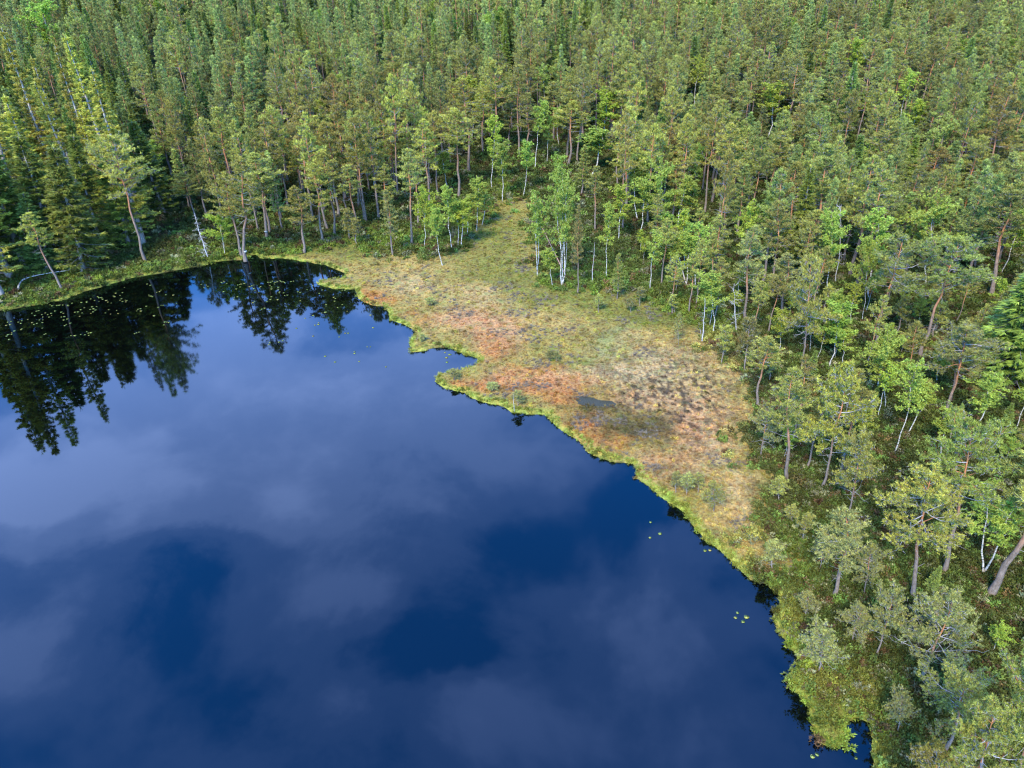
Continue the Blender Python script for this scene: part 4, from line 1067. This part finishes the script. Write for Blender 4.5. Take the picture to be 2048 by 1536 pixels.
def understory():
    n = 2600
    x = RNG.uniform(18, 130, n); y = RNG.uniform(18, 125, n); s_ = shore_dist(x, y); z = terr(x, y, s_)
    px, py, d = proj(np.column_stack([x, y, z]))
    ok = (s_ > 2.5) & (px > 1000) & (px < 2250) & (py < 1650) & (py > np.interp(px, LX, LY) - 20) & (d > 5)
    near_edge = inpoly(px - 60, py, OPEN_PX) | inpoly(px, py + 40, OPEN_PX)
    ok &= ~inpoly(px, py, OPEN_PX)
    # thick belt in the shaded middle, thin towards the lower right
    pr_ = np.where(py < 950, .55, .16) * np.where(near_edge, .5, 1)
    ok &= RNG.uniform(size=n) < pr_
    P = np.column_stack([x, y, z])[ok]; px, py = px[ok], py[ok]
    T = np.array([(a, b) for a, b, c in TREES]); used = []
    cells = {}
    for i in range(len(P)):
        if np.min((T[:, 0] - P[i, 0]) ** 2 + (T[:, 1] - P[i, 1]) ** 2) < 1.1: continue
        if used and min((P[i, 0] - a) ** 2 + (P[i, 1] - b) ** 2 for a, b in used) < 1.6 ** 2: continue
        used.append((P[i, 0], P[i, 1]))
        k = RNG.choice(['bi', 'pb', 'sy', 'bl', 'pm'], p=[.38, .24, .10, .10, .18])
        H = {'bi': RNG.uniform(2.5, 6.5), 'pb': RNG.uniform(1.6, 4.5), 'sy': RNG.uniform(1.5, 4.5), 'bl': RNG.uniform(2.5, 5), 'pm': RNG.uniform(6, 10)}[k]
        if py[i] > 1000: H = min(H, 3) * .8; k = 'pb' if k == 'pm' else k
        W = H * {'bi': .36, 'pb': .5, 'sy': .40, 'bl': .55, 'pm': .30}[k]
        c = (int(px[i] // 170), int(py[i] // 110)); cells.setdefault((c, k), []).append((px[i], i, k, H, W))
    NEAR = [(1100, 560, 'the triple birch clump'), (1240, 560, 'the straight white birch'), (1300, 590, 'the open crowned birch'), (1427, 650, 'the round leafy birch'), (1480, 640, 'the twisted leafless pine'), (1603, 720, 'the gnarled pine'), (1671, 580, 'the bleached dead pine'),
            (1750, 690, 'the large silvery pine'), (1840, 700, 'the dark layered pine'), (1990, 600, 'the leaning shaded pine'), (1888, 840, 'the umbrella pine'), (1789, 905, 'the crooked white birch'), (1650, 975, 'the big yellow green pine'), (1516, 813, 'the slim red pine'),
            (1694, 1040, 'the pine with dead bough'), (1889, 1144, 'the tall orange stemmed pine'), (1981, 1188, 'the thick leaning pine'), (1667, 1192, 'the lacy grey pine'), (1752, 1311, 'the shaggy grey pine'), (1840, 1356, 'the wide silvery pine'), (1636, 1346, 'the domed shore pine'), (1890, 1500, 'the silver boughed pine'), (1940, 876, 'the angular birch')]
    KN2 = {'bi': 'birch sapling', 'pb': 'knee high pine', 'sy': 'small spruce', 'bl': 'birch bush', 'pm': 'half grown pine'}
    CT = {'bi': ('birch_sapling', 'birch sapling'), 'bl': ('birch_sapling', 'birch sapling'), 'pb': ('small_pine', 'small pine'), 'pm': ('small_pine', 'small pine'), 'sy': ('small_spruce', 'small spruce')}
    side = lambda dx, dy: ('left of' if dx < -25 else 'right of' if dx > 25 else 'close to') if abs(dx) > abs(dy) else ('behind' if dy < 0 else 'in front of')
    seen = {}
    for (c, k), L in cells.items():
        for X, i, k, H, W in sorted(L):
            a = min(NEAR, key=lambda t: (t[0] - px[i]) ** 2 + (t[1] - py[i]) ** 2)
            seen.setdefault((KN2[k], side(px[i] - a[0], py[i] - a[1]), a[2]), []).append((px[i], i, k, H, W))
    for (kn, sd_, nm), L in seen.items():
        L.sort()
        for q, (X, i, k, H, W) in enumerate(L):
            lab = f"{kn} {sd_} {nm}" if len(L) == 1 else f"{ORD[min(q, 19)]} {kn}{' from the left' if q else ''} {sd_} {nm}"
            place_tree(PR[k][int(RNG.integers(len(PR[k])))], P[i] - [0, 0, .08], H, W, RNG.normal(0, .04, 2), lab, 'young trees under the pines', LM if k in ('bi', 'bl') and RNG.uniform() < .5 else GR, CT[k][0], CT[k][1])
understory()

# ------------------------------------------------------------------ instancing of what nobody could count
def scatter(name, protos, P, R, S, idx, gcol=None, label='', flat_mat=None):
    """one stuff object: protos (list of lists of (mesh, material)) set on points by geometry nodes"""
    coll = bpy.data.collections.new(name + '_kinds')
    for i, parts in enumerate(protos):
        # joined copy of the parts of one kind
        V = []; F3 = []; F4 = []; C = []; mats = []; MI3 = []; MI4 = []; n = 0
        for me, mat in parts:
            nv = len(me.vertices); co = np.empty(nv * 3, np.float32); me.vertices.foreach_get('co', co); V.append(co.reshape(-1, 3))
            cc = np.empty(nv * 4, np.float32); me.attributes['col'].data.foreach_get('color', cc); C.append(cc.reshape(-1, 4)[:, :3])
            nf = len(me.polygons); tot = np.empty(nf, np.int32); me.polygons.foreach_get('loop_total', tot)
            vi = np.empty(len(me.loops), np.int32); me.loops.foreach_get('vertex_index', vi)
            st = np.concatenate([[0], np.cumsum(tot)[:-1]])
            if mat not in mats: mats.append(mat)
            mi = mats.index(mat)
            a = st[tot == 3]; b = st[tot == 4]
            if len(a): F3.append(vi[a[:, None] + np.arange(3)] + n); MI3 += [mi] * len(a)
            if len(b): F4.append(vi[b[:, None] + np.arange(4)] + n); MI4 += [mi] * len(b)
            n += nv
        F = []
        if F3: F.append(np.concatenate(F3))
        if F4: F.append(np.concatenate(F4))
        me = make_mesh(f'{name}_kind', np.concatenate(V), F, np.concatenate(C))
        for m_ in mats: me.materials.append(m_)
        me.polygons.foreach_set('material_index', np.array(MI3 + MI4, np.int32))
        o = bpy.data.objects.new(f'{name}_kind_{i:02d}', me); coll.objects.link(o)
    me = bpy.data.meshes.new(name); P = np.asarray(P, np.float32)
    me.vertices.add(len(P)); me.vertices.foreach_set('co', P.ravel())
    def attr(nm, ty, fld, val):
        a = me.attributes.new(nm, ty, 'POINT'); a.data.foreach_set(fld, np.asarray(val).ravel())
    attr('rot', 'FLOAT_VECTOR', 'vector', np.asarray(R, np.float32)); attr('scl', 'FLOAT_VECTOR', 'vector', np.asarray(S, np.float32))
    attr('pick', 'INT', 'value', np.asarray(idx, np.int32))
    if gcol is not None:
        c4 = np.ones((len(P), 4), np.float32); c4[:, :3] = gcol; attr('gcol', 'FLOAT_COLOR', 'color', c4)
    me.update()
    ob = link(name, me)
    g = bpy.data.node_groups.new(name + '_scatter', 'GeometryNodeTree')
    g.interface.new_socket('Geometry', in_out='INPUT', socket_type='NodeSocketGeometry')
    g.interface.new_socket('Geometry', in_out='OUTPUT', socket_type='NodeSocketGeometry')
    gi = g.nodes.new('NodeGroupInput'); go = g.nodes.new('NodeGroupOutput')
    ci = g.nodes.new('GeometryNodeCollectionInfo'); ci.inputs['Collection'].default_value = coll
    ci.inputs['Separate Children'].default_value = True; ci.inputs['Reset Children'].default_value = True
    ip = g.nodes.new('GeometryNodeInstanceOnPoints'); ip.inputs['Pick Instance'].default_value = True
    def na(nm, ty):
        k = g.nodes.new('GeometryNodeInputNamedAttribute'); k.data_type = ty; k.inputs['Name'].default_value = nm; return k
    g.links.new(gi.outputs[0], ip.inputs['Points']); g.links.new(ci.outputs[0], ip.inputs['Instance'])
    e2r = g.nodes.new('FunctionNodeEulerToRotation')
    g.links.new(na('rot', 'FLOAT_VECTOR').outputs[0], e2r.inputs[0]); g.links.new(e2r.outputs[0], ip.inputs['Rotation'])
    g.links.new(na('scl', 'FLOAT_VECTOR').outputs[0], ip.inputs['Scale'])
    g.links.new(na('pick', 'INT').outputs[0], ip.inputs['Instance Index'])
    g.links.new(ip.outputs[0], go.inputs[0])
    md = ob.modifiers.new('scatter', 'NODES'); md.node_group = g
    tag(ob, label, kind='stuff')
    return ob

def forest_stuff():
    rest = ~CHOSEN
    for fam, kinds, lab in (('distant_pines', ('pm', 'py'), 'dense pine forest receding behind the lake'),
                            ('distant_spruces', ('sy', 'so'), 'spruces scattered through the distant forest'),
                            ('distant_birches', ('bi',), 'birches scattered through the distant forest')):
        sel = np.nonzero(rest & np.isin(FS, kinds))[0]
        if not len(sel): continue
        protos = []; start = {}
        for k in kinds:
            for kk, lst in (('n', PR[k][:3]), ('f', FAR[k])):
                start[(k, kk)] = (len(protos), len(lst))
                for pr in lst: protos.append([(me, mat) for pn, me, mat in pr['parts']])
        hs = {(k, kk): [p_['H'] for p_ in lst] for k in kinds for kk, lst in (('n', PR[k][:3]), ('f', FAR[k]))}
        ws = {(k, kk): [p_['W'] for p_ in lst] for k in kinds for kk, lst in (('n', PR[k][:3]), ('f', FAR[k]))}
        P = []; R = []; S = []; I = []
        for i in sel:
            q = (FS[i], 'n' if FD[i] < 190 else 'f'); s0, n0 = start[q]; j = int(RNG.integers(n0))
            P.append((FP[i, 0], FP[i, 1], FZ[i] - .15)); R.append((RNG.normal(0, .02), RNG.normal(0, .02), RNG.uniform(0, 6.28)))
            sx = FW[i] / ws[q][j]; S.append((sx, sx, FH[i] / hs[q][j])); I.append(s0 + j)
        scatter(fam, protos, P, R, S, I, None, lab)
forest_stuff()

# ------------------------------------------------------------------ ground cover
def clump(seed, kind):
    rng = np.random.default_rng(seed); tb = TB()
    if kind == 'tuft':           # sedge and grass
        n = 34; a = rng.uniform(0, 6.28, n); r = rng.uniform(0, .10, n)
        base = np.stack([np.cos(a) * r, np.sin(a) * r, np.zeros(n)], 1)
        tip = base * 1 + np.stack([np.cos(a) * rng.uniform(.05, .30, n), np.sin(a) * rng.uniform(.05, .30, n), rng.uniform(.18, .42, n)], 1)
        tb.blades(base, tip, .032, rng.uniform(.75, 1.3, (n, 1)) * np.ones(3), rng)
    elif kind == 'shrub':        # bilberry, ledum, heather
        n = 26; d = rng.normal(size=(n, 3)); d[:, 2] = np.abs(d[:, 2]) + .3; d = unit(d)
        pos = d * rng.uniform(.12, .34, (n, 1)) * np.array([1.1, 1.1, .9])
        tufts(tb, pos, d, 5, .13, .085, .9, rng.uniform(.65, 1.35, (n, 1)) * np.ones(3), rng)
    elif kind == 'twig':         # bare grey-brown heather
        n = 46; a = rng.uniform(0, 6.28, n)
        base = rng.normal(size=(n, 3)) * [.05, .05, 0]
        tip = base + np.stack([np.cos(a) * .24, np.sin(a) * .24, rng.uniform(.08, .32, n)], 1) * rng.uniform(.5, 1.1, (n, 1))
        tb.blades(base, tip, .022, rng.uniform(.7, 1.3, (n, 1)) * np.ones(3), rng)
    return tb.mesh('clump')
CL = {k: [clump(700 + i + 10 * j, k) for i in range(3)] for j, k in enumerate(('tuft', 'shrub', 'twig'))}

def cover():
    # candidate points, spaced to suit the distance
    def cand(n, r0_, r1_, a0, a1):
        u = RNG.uniform(size=n); r = r0_ * (r1_ / r0_) ** u; a = np.radians(RNG.uniform(a0, a1, n))
        x = r * np.sin(a); y = r * np.cos(a); s = shore_dist(x, y); k = s > -.05
        x, y, s = x[k], y[k], s[k]; z = terr(x, y, s); px, py, d = proj(np.column_stack([x, y, z]))
        return x, y, z, s, px, py
    x, y, z, s, px, py = cand(230000, 18, 190, -48, 60)
    pool = np.zeros(len(x), bool)
    for cx, cy, rx, ry in POOLS_PX:
        pool |= ((px - cx - (py - cy) * 1.6) / (rx * 1.15)) ** 2 + ((py - cy) / (ry * 1.15)) ** 2 < 1.2
    keep = ~pool & (py > 180); x, y, z, s, px, py = (q[keep] for q in (x, y, z, s, px, py))
    C = ground_colour(x, y, z, s)
    op = is_open(x, y, px, py)
    edge = (s < .25 + .8 * fbm(x * .5, y * .5, 141, 3))
    n = len(x); u = RNG.uniform(size=n)
    kinds = np.where(op, np.where(u < .64, 0, np.where(u < .70, 1, 2)), np.where(u < .84, 1, np.where(u < .95, 0, 2)))
    gn = fbm(x * .42, y * .42, 151, 3); bandn = np.exp(-((s - 6) / 5) ** 2)
    greypatch = op & (gn + .08 * bandn > .71)
    kinds = np.where(greypatch & (RNG.uniform(size=n) < .6), 2, kinds)
    kinds = np.where(edge, np.where(u < .85, 0, 1), kinds)
    lowd = np.where(op & ~edge, .85, 1.0)
    k = RNG.uniform(size=n) < lowd
    x, y, z, s, px, py, C, op, edge, kinds, greypatch = (q[k] for q in (x, y, z, s, px, py, C, op, edge, kinds, greypatch))
    n = len(x); v = RNG.uniform(size=n)
    # plants carry the colour of their patch, a little brighter; shrubs turn greener
    g = C * (0.95 + .6 * v)[:, None] * np.where(op, 1, 0)[:, None] * np.array([1.04, .96, .95]) + C * (0.95 + .6 * v)[:, None] * np.where(op, 0, 1)[:, None]
    sh = (kinds == 1); g[sh] = g[sh] * np.array([.95, 1.12, .80])
    g[sh & edge] *= .62
    f = (~op) & sh; bright = f & (RNG.uniform(size=n) < .22)
    g[bright] = np.array((.13, .18, .035)) * RNG.uniform(.6, 1.3, (bright.sum(), 1))
    br2 = f & (RNG.uniform(size=n) < .08); g[br2] = np.array((.16, .10, .04)) * RNG.uniform(.5, 1.2, (br2.sum(), 1))
    br3 = f & (RNG.uniform(size=n) < .07); g[br3] = np.array((.24, .23, .12)) * RNG.uniform(.5, 1.2, (br3.sum(), 1))
    tw = (kinds == 2) & op; g[tw] = g[tw] * .55 + np.array((.15, .13, .125)) * .55
    gp = greypatch & (kinds == 2); g[gp] = np.array((.20, .165, .14)) * RNG.uniform(.6, 1.2, (gp.sum(), 1))
    e2 = edge & (kinds == 0); g[e2] = np.array((.27, .31, .055)) * RNG.uniform(.65, 1.25, (e2.sum(), 1)) + np.array((.12, .06, .02)) * (RNG.uniform(size=(e2.sum(), 1)) < .25)
    dist = np.hypot(x, y)
    sc = RNG.uniform(.6, 1.3, n) * np.where(op & ~edge, .66, .9) * (0.5 + dist / 140)
    sc = np.where(~op & sh, sc * RNG.uniform(.8, 1.9, n), sc)
    sc = np.where(gp, sc * 1.4, sc)
    names = ['bog_grass', 'dwarf_shrubs', 'heather']; labs = ['sedge and grass tufts covering the bog and shore', 'low green shrubs covering the forest floor', 'grey brown heather twigs on the bog']
    for q in range(3):
        m = kinds == q
        P = np.column_stack([x, y, z - .02])[m]; nn = len(P)
        R = np.column_stack([RNG.normal(0, .12, nn), RNG.normal(0, .12, nn), RNG.uniform(0, 6.28, nn)])
        S = np.column_stack([sc[m], sc[m], sc[m] * RNG.uniform(.7, 1.25, nn) * (1.0 if q != 0 else .85)])
        kk = ['tuft', 'shrub', 'twig'][q]
        scatter(names[q], [[(me, MAT_COVER)] for me in CL[kk]], P, R, S, RNG.integers(0, 3, nn), g[m], labs[q])
cover()

# ------------------------------------------------------------------ lily pads
def lily_pads():
    m, t = new_mat('lily_pad')
    oi = t.n('ShaderNodeObjectInfo')
    c = t.ramp(oi.outputs['Random'], [(0, (.19, .24, .05)), (.6, (.30, .31, .05)), (1, (.36, .28, .06))])
    p = t.n('ShaderNodeBsdfPrincipled', ins={'Base Color': c, 'Roughness': .35})
    t.n('ShaderNodeOutputMaterial', ins={'Surface': p.outputs[0]})
    meshes = []
    for s_ in range(3):
        a = np.linspace(.18, 2 * math.pi - .18, 14); r = 1 + .06 * np.sin(a * 3 + s_)
        rim = np.stack([np.cos(a) * r, np.sin(a) * r * .86, np.full(14, .02)], 1)
        V = np.vstack([[0.12, 0, .006], rim, rim * [.9, .9, 0] - [0, 0, .01]])
        F = np.array([[0, 1 + k, 2 + k] for k in range(13)]); F4 = np.array([[1 + k, 15 + k, 16 + k, 2 + k] for k in range(13)])
        me = make_mesh('lily_pad', V, [F, F4]); me.materials.append(m); meshes.append(me)
    Z2 = [(330,1260),(375,1240),(395,1235),(360,1285),(430,1275),(440,1300),(465,1258),(490,1275),(505,1300),(525,1262),(530,1285),(405,1330),(440,1330),(350,1375),(380,1365),(330,1357),(285,1325),(225,1338),(190,1352),(215,1364),(115,1345),(80,1352),(65,1385),(105,1378),(435,1357),(435,1413),(455,1478),(470,1472),(215,1430),(225,1422),(150,1442),(122,1462),(120,1478),(85,1480),(70,1495),(95,1530),(665,1388),(680,1375),(722,1362),(655,1330),(630,1300),(660,1295),(690,1320),(650,1262),(628,1250),(565,1238),(515,1175),(535,1185),(585,1180),(610,1178),(645,1177),(695,1178),(740,1158),(700,1185),(770,1250),(800,1247),(830,1225),(865,1205),(842,1258),(818,1292),(890,1140),(888,1150),(835,1150),(930,1115),(970,1130),(1003,1092),(1015,1102),(1035,1100),(1045,1105),(1052,1118),(1015,1140),(1090,1130),(1105,1147),(1140,1157),(1165,1085),(1175,1092),(1187,1055),(1230,1080),(1255,1050),(1275,997),(1245,1113),(1230,1128),(1255,1140),(1285,1128),(1300,1130),(1290,1145),(1508,962),(1540,975),(1525,1075),(1530,1085),(1548,1085),(1562,1092),(1605,1047),(1635,1040),(1650,1025),(1700,1072),(1775,1075),(1650,1180),(1672,1180),(1622,1200),(1810,1160),(1575,1285),(1580,1287),(1415,1220),(1440,1215),(1400,1238),(1445,1238),(1195,1232),(1210,1265),(1115,1225),(1080,1258),(1133,1270),(945,1195),(990,1193),(960,1215),(925,1222),(980,1228),(955,1247),(932,1262),(730,1490),(768,1490),(828,1478),(890,1450),(905,1465),(932,1460),(872,1482),(910,1488),(1380,1470),(1400,1462),(1425,1455),(1690,1350),(1712,1352),(1730,1355),(1680,1380),(1500,1190)]
    Z1 = [(115,660),(145,688),(170,665),(185,678),(325,638),(350,632),(345,625),(378,650),(345,733),(510,660),(525,655),(515,685),(490,665),(558,648),(612,682),(635,672),(655,665),(668,718),(655,700),(705,738),(715,690),(725,680),(800,637),(825,637),(845,625),(820,668),(835,685),(835,705),(865,655),(895,632),(925,620),(930,628),(945,632),(960,632),(970,640),(875,637),(905,688),(905,708),(920,735),(915,745),(960,745),(998,768),(970,773),(1035,630),(1060,625),(1105,735),(1130,740),(835,785),(825,812),(790,835),(900,815),(1130,825),(660,833),(648,845),(640,847),(452,815),(488,785),(455,797),(735,912),(765,902),(812,926),(475,705),(1200,712),(1260,670),(1355,715),(1325,750),(1395,865),(1395,880),(1472,790),(1490,803),(1482,830),(1560,865),(1512,895),(1610,933),(1380,945),(1390,942),(1350,952),(1262,977),(1180,1005),(1560,718),(1587,718),(1280,1075),(1315,1068),(1318,1052),(1090,1108),(950,1235),(912,1248),(818,1253),(808,1275),(1262,1188),(1590,1158),(1620,1157),(1528,1197),(1875,1102),(1815,1298),(1848,1298),(1685,1348),(1685,1365),(1385,1393),(1485,1453),(1733,1447),(2007,1503),(1850,972)]
    O = [(890,705),(899,709),(901,709),(893,715),(894,724),(1300,1075),(1320,1067),(1301,1044),(1410,1101),(1420,1100),(1475,1225),(1493,1234),(1486,1243),(1471,1235),(1625,1513),(1634,1509),(1712,1516)]
    def put(px, py, lab, big=1.0):
        P = at_plane(px, py, .012)
        if shore_dist([P[0]], [P[1]])[0] > -.2: return
        o = bpy.data.objects.new('lily_pad', meshes[random.randrange(3)]); COL.objects.link(o)
        o.location = P; r = random.uniform(.08, .17) * big; o.scale = (r, r, 1); o.rotation_euler = (0, 0, random.uniform(0, 6.28))
        tag(o, lab, 'lily pad', 'lily pads floating on the lake')
    rel = ['near the spruce shore', 'in the black spruce reflection', 'at the edge of the spruce reflection', 'by the narrow inlet']
    cellc = {}
    allp = [(x * .19531, 380 + y * .19531) for x, y in Z2] + [(380 + x * .19531, 440 + y * .19531) for x, y in Z1]
    A = ['at the left edge under the fallen birch', 'below the leaning shore spruces', 'in the black spruce reflection', 'under the big old shore pine', 'right of the spruce reflection', 'below the paint ringed pines', 'among the mirrored pine stems', 'left of the grassy spit', 'below the grassy spit', 'off the rusty bog margin']
    rows = {}
    for x, y in allp:
        c = (min(9, int(x / 78)), int((y - 540) / 24)); rows.setdefault(c, []).append((x, y))
    D = ['nearest the shore', 'second strip from shore', 'third strip out', 'fourth strip out', 'fifth strip out', 'sixth strip out', 'seventh strip out', 'eighth strip out', 'ninth strip out', 'furthest out']
    for (a, b), L in rows.items():
        L.sort()
        for q, (x, y) in enumerate(L):
            o_ = ORD[min(q, 19)] if len(L) > 1 else 'lone'
            put(x, y, f"{o_} lily pad{' from left' if q else ''} {A[a]}, {D[min(9, max(0, b))]}")
    OL = ['lily pad nearest the headland in the little bay', 'upper left pad of the little bay cluster', 'upper right pad of the little bay cluster', 'middle pad of the little bay cluster', 'lowest pad of the little bay cluster',
          'lowest pad of three off the moss rim', 'right pad of three off the moss rim', 'topmost pad of three off the moss rim', 'left pad of a pair close to the lower rim', 'right pad of a pair close to the lower rim',
          'top left pad of four off the lower shore', 'right pad of four off the lower shore', 'lowest pad of four off the lower shore', 'brown pad of four off the lower shore',
          'left pad of a big pair near the bottom edge', 'right pad of a big pair near the bottom edge', 'single pad in the bottom cove']
    for (x, y), l in zip(O, OL): put(x, y, l, 1.1)
lily_pads()

# ------------------------------------------------------------------ fallen trunks
def fallen():
    def log(pts_px, r, z0, lab, c, nm='fallen_trunk', zs=None):
        pts = []
        for i, (x, y) in enumerate(pts_px):
            P = ground_at(x, y); P[2] += (z0 if zs is None else zs[i]); pts.append(P)
        base = pts[0].copy(); tb = TB()
        Q = np.array(pts) - base; k = len(Q)
        tt = np.linspace(0, 1, 14); Q = interp_path(Q, tt)
        tb.tube(Q, np.linspace(r, r * .4, 14), np.array(c), 7)
        e = bpy.data.objects.new(nm, None); COL.objects.link(e); e.location = base; tag(e, lab, 'fallen tree')
        rng = np.random.default_rng(int(pts_px[0][0]))
        for q in range(7):
            s0 = Q[rng.integers(5, 14)]; d = unit(rng.normal(size=3) + [0, 0, .8])
            L = rng.uniform(.3, .9); tb.tube(np.array([s0, s0 + d * L * .5, s0 + d * L + rng.normal(size=3) * .08]), [.02, .014, .006], np.array(c) * .8, 3)
        link('trunk', tb.mesh('log'), MAT_BIRCH if c[0] > .5 else MAT_DEAD, e)
    log([(41, 588), (42, 580), (50, 570), (70, 563), (100, 557), (142, 551)], .12, .8, 'fallen white birch trunk curving over the left shore grass', (.51, .49, .45))
    log([(1136, 562), (1083, 497)], .09, .1, 'fallen reddish pine trunk leaning against the birch clump', (.33, .19, .14), zs=[.1, 3.4])
    log([(1372, 571), (1340, 500)], .08, .1, 'grey bare pole leaning left against the birches', (.40, .36, .34), zs=[.1, 3.2])
    log([(30, 551), (49, 565)], .09, .2, 'short grey log lying by the left edge', (.40, .38, .34))
    log([(1395, 632), (1403, 680)], .04, .1, 'thin grey stick propped beside the topless snag', (.4, .38, .38), zs=[.1, .2])
fallen()
